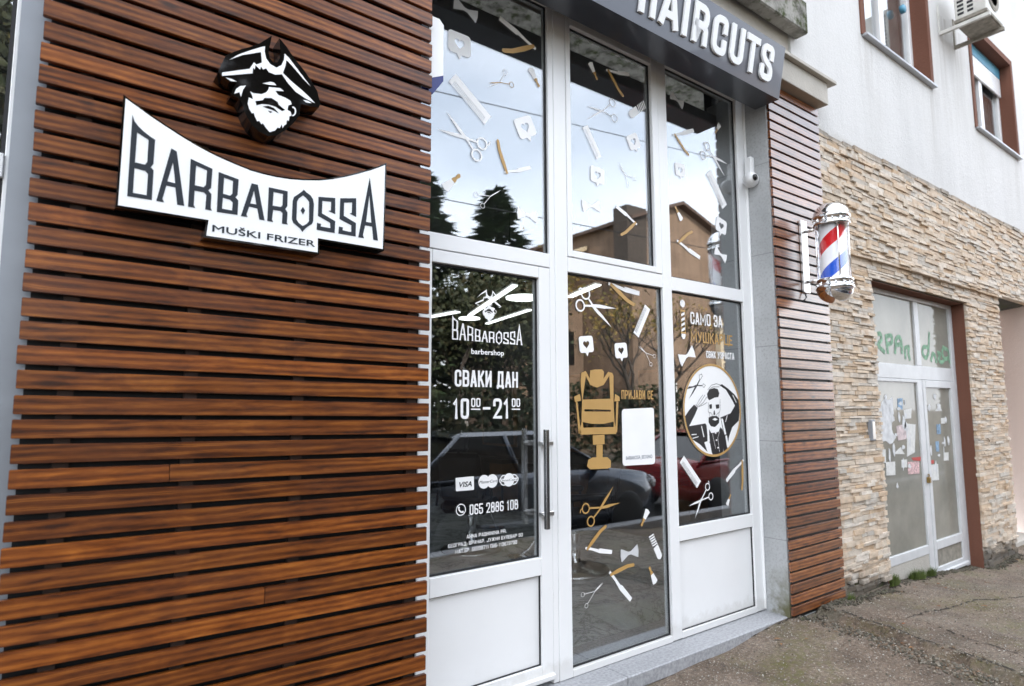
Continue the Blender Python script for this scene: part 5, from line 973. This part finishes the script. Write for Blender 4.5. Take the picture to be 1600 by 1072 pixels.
def mat_pebbles(name, cols, rough=.85):
    m, nt, bs, out = new_mat(name); g = nt.nodes.new('ShaderNodeNewGeometry'); nt.links.new(ramp(nt, g.outputs['Random Per Island'], [(i / (len(cols) - 1), c) for i, c in enumerate(cols)]), bs.inputs['Base Color']); bs.inputs['Roughness'].default_value = rough; return m
M['pebble'] = mat_pebbles('mixed_pebbles', [(.05, .042, .03), (.13, .11, .085), (.09, .08, .06), (.18, .16, .13), (.12, .09, .06), (.28, .25, .2), (.08, .08, .06), (.19, .125, .08), (.06, .05, .035)])
M['leaf'] = mat_pebbles('dead_leaf', [(.22, .075, .03), (.16, .08, .035), (.27, .14, .06), (.11, .06, .03)])
M['moss'] = mat_pebbles('bright_moss', [(.08, .12, .012), (.12, .18, .018), (.06, .09, .01), (.15, .2, .03)])
def strip(r):
    t = r.random(); y = -.08 - 1.6 * t; return (3.52 + (y + .4) * .27 - .3 + r.gauss(0, .085), y + r.gauss(0, .05))
scatter('gravel', M['pebble'], 1500, strip, (.003, .013))
scatter('gravel', M['pebble'], 1500, lambda r: (r.uniform(1.2, 8.2), r.uniform(-1.6, .05)), (.0025, .0065), seed=2)
scatter('fallen_leaves', M['leaf'], 34, lambda r: (r.uniform(2.4, 8.4), r.choice((r.uniform(-1.4, .0), r.uniform(-.4, .02)))), (.013, .03), leaf=True, seed=11)
def tufts(name, spots, n, h, spread, seed):
    b = MB(); rnd = random.Random(seed)
    for (x, y, z) in spots:
        for _ in range(n):
            a = rnd.uniform(0, 6.28); r = spread * rnd.random() ** .6; px, py = x + r * math.cos(a), y + r * .55 * math.sin(a); hh = h * rnd.uniform(.4, 1) * (1 - .5 * r / spread); dx, dy = rnd.uniform(-.5, .5) * hh, rnd.uniform(-.5, .2) * hh; w = rnd.uniform(.0025, .006)
            b.bm.faces.new([b.bm.verts.new(p) for p in ((px - w, py, z), (px + w, py, z), (px + dx + w * .6, py + dy * .6, z + hh * .6), (px + dx * 1.3, py + dy, z + hh))])
    return tag(b.build(name, M['moss']), kind='stuff')
tufts('moss', [(4.92, .10, -.08), (5.0, .12, -.09), (5.5, .14, -.13), (5.62, .13, -.14), (5.9, .14, -.16), (4.85, .08, -.07)], 260, .12, .075, 4)
tufts('weeds', [(3.93, .02, -.06), (3.97, .035, -.06)], 70, .13, .035, 5)
tufts('ground_moss', [(x, y, gz(x, y)) for x, y in ((7.3, -.1), (7.9, -.25), (8.5, -.2), (7.0, -.05), (6.4, .02))], 110, .016, .2, 6)
def foot(r):
    x = r.uniform(3.1, 8.3); yb = .02 if x < 3.9 else .05 if x < 4.776 or x > 7.19 else .19
    return (x, yb - abs(r.gauss(0, .045)))
M['rubble'] = mat_pebbles('dark_damp_rubble', [(.05, .04, .03), (.09, .075, .055), (.035, .035, .022), (.13, .11, .085), (.06, .06, .03)])
scatter('rubble', M['rubble'], 1900, foot, (.004, .018), seed=21)
M['grit'] = mat_pebbles('pale_grit', [(.35, .32, .27), (.5, .47, .42), (.2, .17, .14), (.42, .34, .27), (.28, .26, .22)])
scatter('grit', M['grit'], 5200, lambda r: (1.2 + 5.2 * r.random() ** 1.4, r.uniform(-1.5, .04)), (.0018, .0062), seed=22)
# ---------------------------------------------------------------- shop interior
def struct(b, n, m): return tag(b.build(n, m), kind='structure')
b = MB(); b.box(-4.0, 4.45, .605, 7.6, -.12, .0); b.box(1.364, 3.077, .6005, .6045, -.12, -.001); struct(b, 'shop_floor', M['marble'])
b = MB(); b.box(-4.0, 4.45, .505, 7.6, 3.95, 4.05); struct(b, 'shop_ceiling', M['room_grey'])
b = MB(); b.box(-4.1, 4.45, 7.6, 7.69, 0, 3.95); b.box(4.45, 4.55, .51, 7.6, -.1, 4.0); b.box(-4.1, -4.0, .51, 7.6, -.1, 4.0); struct(b, 'shop_wall', M['room_dark'])
def barber_chair(loc, rz, label):
    t = thing('barber_chair', label, 'barber chair', (0, 0, 0), 'barber chairs inside the shop')
    b = MB(); b.lathe([(.001, .0), (.33, .0), (.335, .012), (.32, .03), (.1, .05), (.06, .09)], n=36); b.build('base_disc', M['steel'], t)
    b = MB(); b.lathe([(.055, .05), (.055, .34), (.09, .36), (.09, .42)], n=20); b.build('column', M['chrome'], t)
    b = MB(); b.box(-.27, .27, -.25, .27, .42, .56, bev=.05); b.build('seat', M['leather'], t)
    b = MB(); vs = b.box(-.25, .25, .2, .33, .57, 1.08, bev=.045)
    for v in b.bm.verts: v.co.y += (v.co.z - .57) * .22
    b.build('backrest', M['leather'], t)
    b = MB(); b.box(-.12, .12, .35, .44, 1.1, 1.27, bev=.03); b.tube([(0, .36, 1.0), (0, .4, 1.14)], .015, 8); b.build('headrest', M['leather'], t)
    for s in (-1, 1):
        b = MB(); b.box(s * .31 - .035, s * .31 + .035, -.2, .24, .70, .76, bev=.02); b.tube([(s * .31, -.15, .7), (s * .31, -.17, .48), (s * .27, -.1, .47)], .014, 8); b.tube([(s * .31, .2, .7), (s * .31, .24, .5)], .014, 8); b.build('armrest', M['leather'], t)
    b = MB(); b.tube([(-.14, -.2, .44), (-.14, -.42, .2), (-.14, -.5, .16)], .014, 8); b.tube([(.14, -.2, .44), (.14, -.42, .2), (.14, -.5, .16)], .014, 8); b.box(-.2, .2, -.62, -.44, .13, .16, bev=.01); b.build('footrest', M['chrome'], t)
    t.location = loc; t.rotation_euler.z = rz; return t
for o in (): pass
c1 = barber_chair((2.72, 2.0, 0), -1.9, 'black barber chair nearest the middle lower pane')
# children were built round the origin, so no inverse is needed
def dupc(loc, rz, label):
    return dup_tree(c1, loc, label, rz)
dupc((2.42, 3.35, 0), 2.2, 'black barber chair seen through the door behind the phone number')
dupc((2.35, 5.2, 0), -1.2, 'black barber chair deep in the shop close to the slats')
def station(x, y, label):
    t = thing('barber_station', label, 'barber station', (x, y, 0), 'barber stations along the inner wall')
    b = MB(); b.box(x - .02, x + .36, y - .55, y + .55, .72, .78, bev=.006); b.build('counter', M['leather'], t)
    b = MB(); b.box(x + .02, x + .34, y - .5, y - .2, .02, .718, bev=.004); b.build('cabinet', M['warmwood'], t)
    b = MB(); b.box(x + .33, x + .37, y - .45, y + .45, .95, 2.0, bev=.004); b.build('mirror_frame', M['warmwood'], t)
    b = MB(); b.box(x + .32, x + .3295, y - .41, y + .41, .99, 1.96); b.build('mirror_glass', M['mirror'], t)
station(4.07, 2.2, 'wooden barber station with mirror opposite the middle pane'); station(4.07, 3.9, 'wooden barber station with mirror halfway along the shop'); station(4.07, 5.6, 'wooden barber station with mirror farthest from the street')
def tube_lamp(p0, p1, w, label):
    p0, p1 = Vector(p0), Vector(p1); c = (p0 + p1) / 2; t = thing('tube_lamp', label, 'lamp', c, 'hanging tube lamps in the shop')
    d = (p1 - p0).normalized(); s = Vector((-d.y, d.x, 0)) * w / 2; dz = Vector((0, 0, .03))
    b = MB(); b.hexa([p0 - s, p1 - s, p1 + s, p0 + s, p0 - s + dz * .5, p1 - s + dz * .5, p1 + s + dz * .5, p0 + s + dz * .5]); bmesh.ops.recalc_face_normals(b.bm, faces=b.bm.faces); b.build('diffuser', M['lamp'], t)
    b = MB(); dz2 = Vector((0, 0, .034)); dz3 = Vector((0, 0, .08)); s2 = s * 1.1
    b.hexa([p0 - s2 + dz2, p1 - s2 + dz2, p1 + s2 + dz2, p0 + s2 + dz2, p0 - s2 + dz3, p1 - s2 + dz3, p1 + s2 + dz3, p0 + s2 + dz3])
    for p in (p0 + d * .2, p1 - d * .2): b.tube([p + dz3, (p.x, p.y, 3.945)], .004, 6)
    b.build('lamp_housing', M['gasket'], t)
Z9 = 2.9
tube_lamp((3.68, 5.5, Z9), (2.7, 2.9, Z9), .065, 'long hanging tube lamp across the pirate logo on the door')
tube_lamp((4.25, 5.7, Z9), (3.92, 4.17, Z9), .06, 'hanging tube lamp below the long one, above the door lettering')
tube_lamp((3.09, 5.9, Z9), (3.2, 4.9, Z9), .09, 'hanging tube lamp at the slat side of the door pane')
tube_lamp((3.69, 3.09, Z9), (3.43, 2.33, Z9), .075, 'short hanging tube lamp at the top of the middle lower pane')
def round_lamp(x, y, r, label, Z9=2.9):
    t = thing('round_lamp', label, 'lamp', (x, y, Z9), 'round panel lamps in the shop')
    b = MB(); b.lathe([(.001, Z9 - .02), (r, Z9 - .02), (r, Z9 - .003)], (x, y, 0), 32); b.build('diffuser', M['lamp'], t)
    b = MB(); b.lathe([(r + .012, Z9 - .002), (r + .012, Z9 + .05), (.001, Z9 + .052)], (x, y, 0), 32); b.tube([(x, y, Z9 + .052), (x, y, 3.945)], .005, 6); b.build('lamp_housing', M['gasket'], t)
round_lamp(3.2, 3.38, .22, 'round panel lamp at the upper right corner of the door pane'); round_lamp(3.62, 5.25, .16, 'round panel lamp beneath the pirate beard on the door'); round_lamp(3.0, 6.3, .24, 'round panel lamp deep in the shop beside the slats')
# ---------------------------------------------------------------- across the street (seen in the panes)
def mat_leafy(name, cols):
    return mat_pebbles(name, cols, .7)
M['bark'] = simple('bark', (.07, .055, .045), .95, var=.4, scale=12, bmp=.5)
M['conifer'] = mat_leafy('conifer_needles', [(.04, .075, .035), (.06, .10, .045), (.09, .13, .05), (.045, .08, .045)])
M['autumn'] = mat_leafy('autumn_leaves', [(.30, .17, .03), (.22, .15, .03), (.12, .12, .03), (.35, .22, .05)])
M['olive'] = mat_leafy('olive_leaves', [(.035, .05, .018), (.05, .055, .018), (.03, .042, .018), (.075, .06, .022)])
def conifer(x, y, h, r, seed, label):
    rnd = random.Random(seed); t = thing('conifer', label, 'tree', (x, y, -.3), 'conifers across the street')
    b = MB(); b.tube([(x, y, -.3), (x, y, h * .5), (x, y, h)], .2, 8, radii=[.22, .13, .02]); b.build('trunk', M['bark'], t)
    b = MB()
    for i in range(int(460 * h)):
        u = rnd.random() ** .8; z = .2 + (h - .2) * u; rr = r * (1 - u) ** .75 * (.72 + .28 * math.sin(z * 5.5 + seed)) + .05
        a = rnd.uniform(0, 6.28); q = rr * rnd.random() ** .35; p = Vector((x + q * math.cos(a), y + q * math.sin(a), z - q * .18)); L = rnd.uniform(.25, .55); d = Vector((math.cos(a), math.sin(a), rnd.uniform(-.35, .15))); s = Vector((-math.sin(a), math.cos(a), rnd.uniform(-.3, .3))) * L * .35
        b.bm.faces.new([b.bm.verts.new(v) for v in (p - d * L * .3, p + s * .8, p + d * L, p - s * .8)])
    b.build('crown', M['conifer'], t)
def broadleaf(x, y, h, r, n, mat, seed, label, leafsize=(.05, .105), group='leafy trees across the street'):
    rnd = random.Random(seed); t = thing('broadleaf_tree', label, 'tree', (x, y, -.3), group); b = MB(); tips = []
    def grow(p, d, L, rad, k):
        q = p + d * L; m = p + d * L * .5 + Vector((rnd.uniform(-.1, .1), rnd.uniform(-.1, .1), 0)) * L * .5
        b.tube([p, m, q], rad, 6, cap=False, radii=[rad, rad * .85, rad * .66])
        if k == 0: tips.append((q, L)); return
        for _ in range(rnd.choice((2, 3, 3))):
            e = (d + Vector((rnd.uniform(-.75, .75), rnd.uniform(-.75, .75), rnd.uniform(-.15, .6)))).normalized(); grow(q, e, L * rnd.uniform(.62, .82), rad * .6, k - 1)
    grow(Vector((x, y, -.3)), Vector((0, 0, 1)), h * .3, h * .022, 5); b.build('trunk', M['bark'], t)
    if n:
        b = MB()
        for _ in range(n):
            c, L = rnd.choice(tips); p = c + Vector((rnd.gauss(0, r), rnd.gauss(0, r), rnd.gauss(0, r))); s = rnd.uniform(*leafsize); a = Vector((rnd.gauss(0, 1), rnd.gauss(0, 1), rnd.gauss(0, 1))).normalized(); e = a.cross(Vector((rnd.gauss(0, 1), rnd.gauss(0, 1), .3))).normalized()
            b.bm.faces.new([b.bm.verts.new(v) for v in (p - a * s, p + e * s * .6, p + a * s, p - e * s * .6)])
        b.build('crown', mat, t)
conifer(8.4, -15, 9.4, 3.2, 3, 'dark conifer mirrored beside the slats in the upper pane')
conifer(11.6, -15.2, 9.6, 3.6, 9, 'dark conifer mirrored in the middle of the upper left pane')
conifer(3.4, -15.0, 17.0, 5.0, 17, 'tallest dark conifer across the street facing the slat cladding')
conifer(-.6, -17.0, 16.0, 4.6, 27, 'tall dark conifer across the street behind the thin leaved trees')
broadleaf(14.2, -16.5, 8.3, .5, 2600, M['autumn'], 5, 'yellow autumn tree mirrored beside the white mullion')
broadleaf(8.0, -12.2, 5.6, .55, 8500, M['olive'], 6, 'dull green tree mirrored in the door pane')
broadleaf(10.6, -12.5, 5.2, .5, 8500, M['olive'], 16, 'dull green tree mirrored at the door handle side')
broadleaf(5.0, -12.0, 5.4, .5, 8500, M['olive'], 26, 'dull green tree across the street near the conifers')
broadleaf(14.6, -11.5, 6.0, .3, 700, M['autumn'], 36, 'nearly bare tree mirrored in the middle lower pane', (.04, .09))
broadleaf(17.3, -12.5, 6.6, .3, 500, M['autumn'], 46, 'nearly bare tree mirrored before the brown house', (.04, .09))
broadleaf(-2.6, -13.5, 10.5, .6, 6500, M['olive'], 56, 'thin leaved tree mirrored in the far left window', (.09, .18))
broadleaf(-.2, -14, 9.5, .55, 4500, M['autumn'], 66, 'brownish tree mirrored at the grey post', (.09, .18))
# hedge
b = MB(); rnd = random.Random(77)
for _ in range(19000):
    x = rnd.uniform(-16, 26); p = Vector((x, -11.2 + rnd.gauss(0, .35), -.2 + 2.3 * rnd.random() ** .8 + .25 * math.sin(x * 1.7))); s = rnd.uniform(.05, .12); a = Vector((rnd.gauss(0, 1), rnd.gauss(0, 1), rnd.gauss(0, 1))).normalized(); e = a.cross(Vector((rnd.gauss(0, 1), rnd.gauss(0, 1), .3))).normalized()
    b.bm.faces.new([b.bm.verts.new(v) for v in (p - a * s, p + e * s * .6, p + a * s, p - e * s * .6)])
hg = thing('hedge', 'long overgrown hedge along the far side of the street', 'hedge', (12, -11.2, -.2)); b.build('foliage', M['olive'], hg)
# woods behind everything
b = MB(); rnd = random.Random(91)
for _ in range(15000):
    x = rnd.uniform(-60, 70); p = Vector((x, -34 + rnd.gauss(0, 1.2), -.3 + (6.5 + 1.6 * math.sin(x * .31) + 1.1 * math.sin(x * .83)) * rnd.random() ** .8)); s = rnd.uniform(.2, .55); a = Vector((rnd.gauss(0, 1), rnd.gauss(0, 1), rnd.gauss(0, 1))).normalized(); e = a.cross(Vector((rnd.gauss(0, 1), rnd.gauss(0, 1), .3))).normalized()
    b.bm.faces.new([b.bm.verts.new(v) for v in (p - a * s, p + e * s * .6, p + a * s, p - e * s * .6)])
tag(b.build('distant_woods', M['olive']), kind='stuff')
# house
M['render_brown'] = mat_plaster('brown_render', (.27, .185, .13), .3); M['rooftile'] = simple('clay_roof', (.10, .062, .045), .8, var=.3, scale=20); M['cream'] = mat_plaster('cream_trim', (.62, .5, .34))
hs2 = thing('house', 'brown rendered gabled house mirrored in the right panes', 'house', (22, -18, -.3))
b = MB(); b.box(18.6, 25.2, -22, -15, -.3, 8.6); b.prism([[(18.6, 8.6), (25.2, 8.6), (25.2, 9.85), (21.8, 10.9), (18.6, 9.75)]], -22, -15); b.build('wall', M['render_brown'], hs2)
b = MB(); b.prism([[(18.3, 9.6), (21.8, 10.9), (25.6, 9.7), (25.6, 9.85), (21.8, 11.06), (18.3, 9.75)]], -22.2, -14.6); b.build('roof', M['rooftile'], hs2)
b = MB(); b.box(24.4, 25.3, -14.98, -14.7, -.3, 8.2); b.box(24.1, 25.6, -14.99, -14.5, 8.2, 8.7); b.build('cream_pilaster', M['cream'], hs2)
ch = MB(); ch.box(18.2, 19.4, -15.6, -14.8, 7.4, 10.25); ch.build('chimney', M['bark'], hs2)
for x, z in ((20.2, 1.2), (22.6, 1.2)):
    b = MB(); b.box(x, x + 1.1, -14.998, -14.93, z, z + 1.6); fr = b.build('window', M['pvc'], hs2); b = MB(); b.box(x + .08, x + 1.02, -14.929, -14.92, z + .08, z + 1.52); sub(b, 'window_pane', fr, M['gloss_black'])
# lower pale wall and long block farther right
h3 = thing('house', 'low dark house with cream eaves mirrored left of the gabled one', 'house', (16.8, -19, -.3))
b = MB(); b.box(14.8, 18.5, -22, -18.0, -.3, 6.9); b.build('wall', M['render_brown'], h3); b = MB(); b.prism([[(14.5, 6.9), (18.55, 8.9), (18.55, 9.1), (14.5, 7.05)]], -22.2, -17.7); b.build('roof', M['cream'], h3)
for x in (15.4, 17):
    b = MB(); b.box(x, x + .9, -17.998, -17.95, 3.5, 5); b.build('window', M['gloss_black'], h3)
# wires
for n, (za, zb_, y) in enumerate(((7.82, 8.95, -8), (5.79, 6.2, -8))):
    b = MB(); P = []
    for k in range(41):
        x = -16 + k * 1.6; zz = (za + (zb_ - za) * (x / 12)) if n < 2 else 7.85; P.append((x, y - n * .05, zz - .0006 * (x - 8) ** 2 * 0))
    b.tube(P, .011, 6); tag(b.build('overhead_wire', M['gasket']), ['upper overhead wire mirrored across the sticker panes', 'lower overhead wire mirrored above the conifers', 'overhead wire mirrored across the sash window'][n], 'wire', 'overhead wires along the street')
# cars
def car(x0, y0, L, W, H, paint, label, suv=False):
    """parked car, nose towards +X; y0 is its building side"""
    t = thing('parked_car', label, 'car', (x0 + L / 2, y0 - W / 2, -.33), None); g = -.33
    yc = y0 - W / 2; b = MB()
    st = [(0, .42, .80, .66, 0), (.03, .30, .90, .80, 0), (.12, .26, .95, .92, 0), (.3, .22, .96, .98, 0), (.6, .22, .94, 1, 0), (.74, .22, .92, .99, 0), (.9, .24, .84, .95, 0), (.97, .28, .74, .84, 0), (1, .38, .62, .7, 0)]
    rings = []
    for u, zb0, zt, w, _ in st:
        hw = W / 2 * w; x = x0 + u * L; zt = zt * H / 1.45
        ring = [(x, yc - hw * .96, g + zb0), (x, yc - hw, g + zb0 + .16), (x, yc - hw, g + zt * .72), (x, yc - hw * .94, g + zt), (x, yc - hw * .5, g + zt + .025), (x, yc, g + zt + .035), (x, yc + hw * .5, g + zt + .025), (x, yc + hw * .94, g + zt), (x, yc + hw, g + zt * .72), (x, yc + hw, g + zb0 + .16), (x, yc + hw * .96, g + zb0)]
        rings.append([b.bm.verts.new(p) for p in ring])
    for a, c in zip(rings, rings[1:]):
        n = len(a)
        for i in range(n):
            f = b.bm.faces.new((a[i], c[i], c[(i + 1) % n], a[(i + 1) % n])); f.smooth = True
    b.bm.faces.new(rings[0]); b.bm.faces.new(rings[-1][::-1]); bmesh.ops.recalc_face_normals(b.bm, faces=b.bm.faces)
    body = b.build('body', paint, t)
    # greenhouse: roof shell, pillars, glass
    zbelt = g + .93 * H / 1.45; zr = g + H; U = [.06, .22, .52, .74] if suv else [.1, .28, .54, .76]
    xb0, xt0, xt1, xb1 = [x0 + u * L for u in U]; hb, ht = W / 2 * .9, W / 2 * .68
    b = MB(); b.hexa([(xb0, yc - hb, zbelt), (xb1, yc - hb, zbelt), (xb1, yc + hb, zbelt), (xb0, yc + hb, zbelt), (xt0, yc - ht, zr - .05), (xt1, yc - ht, zr - .05), (xt1, yc + ht, zr - .05), (xt0, yc + ht, zr - .05)]); bmesh.ops.recalc_face_normals(b.bm, faces=b.bm.faces); b.build('window', M['gloss_black'], t)
    b = MB(); vs = b.hexa([(xt0 - .12, yc - ht - .02, zr - .06), (xt1 + .14, yc - ht - .02, zr - .06), (xt1 + .14, yc + ht + .02, zr - .06), (xt0 - .12, yc + ht + .02, zr - .06), (xt0 + .1, yc - ht + .1, zr), (xt1 - .1, yc - ht + .1, zr), (xt1 - .1, yc + ht - .1, zr), (xt0 + .1, yc + ht - .1, zr)])
    bmesh.ops.bevel(b.bm, geom=list({e for v in vs for e in v.link_edges}), offset=.03, segments=2, affect='EDGES'); bmesh.ops.recalc_face_normals(b.bm, faces=b.bm.faces)
    for s in (-1, 1):
        for xa, xc in ((xb0, xt0), (xb1, xt1), ((xb0 + xb1) / 2, (xt0 + xt1) / 2)): b.tube([(xa, yc + s * (hb + .004), zbelt - .02), (xc, yc + s * (ht + .012), zr - .04)], .032, 8)
        b.tube([(xb0, yc + s * (hb + .008), zbelt), (xb1, yc + s * (hb + .008), zbelt)], .016, 6)
    b.build('roof', paint, t)
    for u in (.19, .81):
        for s in (-1, 1):
            c = (x0 + u * L, yc + s * (W / 2 - .1), g + .33); wh = MB(); wh.lathe([(.19, -.1), (.31, -.1), (.33, -.07), (.33, .07), (.31, .1), (.19, .1)], c, 28, axis='y'); w = wh.build('wheel', M['gasket'], t)
            r = MB(); r.lathe([(.001, .06 * s), (.06, .085 * s), (.18, .07 * s), (.2, .1 * s), (.2, -.09 * s)], c, 28, axis='y'); sub(r, 'rim', w, M['steel'])
    for s in (-1, 1):
        b = MB(); b.lathe([(.001, -.07), (.09, -.06), (.12, 0), (.1, .06), (.001, .07)], (x0 + .965 * L, yc + s * W * .36, g + .66 * H / 1.45), 14, axis='x'); b.build('headlight', M['headlight'], t)
        b = MB(); b.box(xb1 - .35, xb1 - .2, yc + s * (hb + .02) - .02, yc + s * (hb + .2) + (.02 if s > 0 else 0), zbelt, zbelt + .15, bev=.03) if s > 0 else b.box(xb1 - .35, xb1 - .2, yc - hb - .2, yc - hb, zbelt, zbelt + .15, bev=.03); b.build('wing_mirror', paint, t)
    b = MB(); b.box(x0 + L - .02, x0 + L + .012, yc - .45, yc + .45, g + .42, g + .62, bev=.01); b.build('grille', M['gasket'], t)
M['headlight'] = simple('headlight_glass', (.8, .82, .85), .08, .3)
M['paint_blue'] = simple('dark_blue_car_paint', (.030, .040, .062), .18, .5, var=.02, coat=1); M['paint_red'] = simple('red_car_paint', (.24, .01, .015), .2, .2, var=.02, coat=1); M['paint_grey'] = simple('silver_car_paint', (.32, .33, .35), .25, .6, coat=1)
car(1.75, -3.35, 4.7, 1.88, 1.56, M['paint_blue'], 'dark blue car mirrored in the door and middle pane', True)
car(7.3, -3.6, 4.3, 1.75, 1.45, M['paint_red'], 'red car mirrored in the right lower pane')
car(-6.2, -3.4, 4.3, 1.75, 1.45, M['paint_grey'], 'silver car parked behind the photographer')
# ---------------------------------------------------------------- light, sky, camera
w = bpy.data.worlds.new('World'); scene.world = w; w.use_nodes = True; nt = w.node_tree; nt.nodes.clear()
SUN_EL, SUN_AZ = math.radians(34), math.radians(-18)    # behind the building
sky = nt.nodes.new('ShaderNodeTexSky'); sky.sky_type = 'NISHITA'; sky.sun_disc = False; sky.sun_elevation = SUN_EL; sky.sun_rotation = SUN_AZ; sky.air_density = 1.2; sky.dust_density = 1.5
bg = nt.nodes.new('ShaderNodeBackground'); bg.inputs[1].default_value = SKYSTR
tc = nt.nodes.new('ShaderNodeTexCoord')
cn = noise(nt, mapping(nt, tc.outputs['Generated'], (1, 1, 2.0), (.3, .1, .2)), 1.3, 4, .45, 0)
cm = ramp(nt, cn, [(.3, (.3, .3, .3)), (.72, (1, 1, 1))])
mx = nt.nodes.new('ShaderNodeMix'); mx.data_type = 'RGBA'; nt.links.new(cm, mx.inputs[0]); nt.links.new(sky.outputs[0], mx.inputs[6]); mx.inputs[7].default_value = (*CLOUD, 1)
nt.links.new(mx.outputs[2], bg.inputs[0]); wo = nt.nodes.new('ShaderNodeOutputWorld'); nt.links.new(bg.outputs[0], wo.inputs[0])
sl = bpy.data.lights.new('sun', 'SUN'); sl.energy = 3.0; sl.angle = math.radians(.5); sl.color = (1, .93, .82); so = bpy.data.objects.new('sun', sl); COL.objects.link(so)
sd_ = Vector((math.sin(SUN_AZ) * math.cos(SUN_EL), math.cos(SUN_AZ) * math.cos(SUN_EL), math.sin(SUN_EL)))
so.rotation_euler = sd_.to_track_quat('Z', 'Y').to_euler(); so.location = sd_ * 30
cam = bpy.data.cameras.new('camera'); co = bpy.data.objects.new('camera', cam); COL.objects.link(co)
R_, U_, F_ = Vector((0.800716, -0.599029, -0.004352)), Vector((-0.058386, -0.08527, 0.994646)), Vector((0.596192, 0.796174, 0.103252))
mw = Matrix((R_, U_, -F_)).transposed().to_4x4(); mw.translation = Vector((-1.437, -2.567, 1.551)); co.matrix_world = mw
cam.sensor_width = 36; cam.sensor_fit = 'HORIZONTAL'; cam.lens = 976.0 / 1600 * 36; cam.clip_start = .05; cam.clip_end = 1000
cam.dof.use_dof = True; cam.dof.focus_distance = 3.4; cam.dof.aperture_fstop = 2.2
scene.camera = co
vs_ = scene.view_settings; vs_.view_transform = 'Standard'; vs_.look = 'None'; vs_.gamma = 1; vs_.exposure = EXPOSURE
scene.cycles.max_bounces = 10; scene.cycles.transparent_max_bounces = 16; scene.cycles.glossy_bounces = 6; scene.cycles.caustics_reflective = False; scene.cycles.caustics_refractive = False
scene.cycles.sample_clamp_indirect = 6
try: scene.cycles.use_denoising = True
except Exception: pass
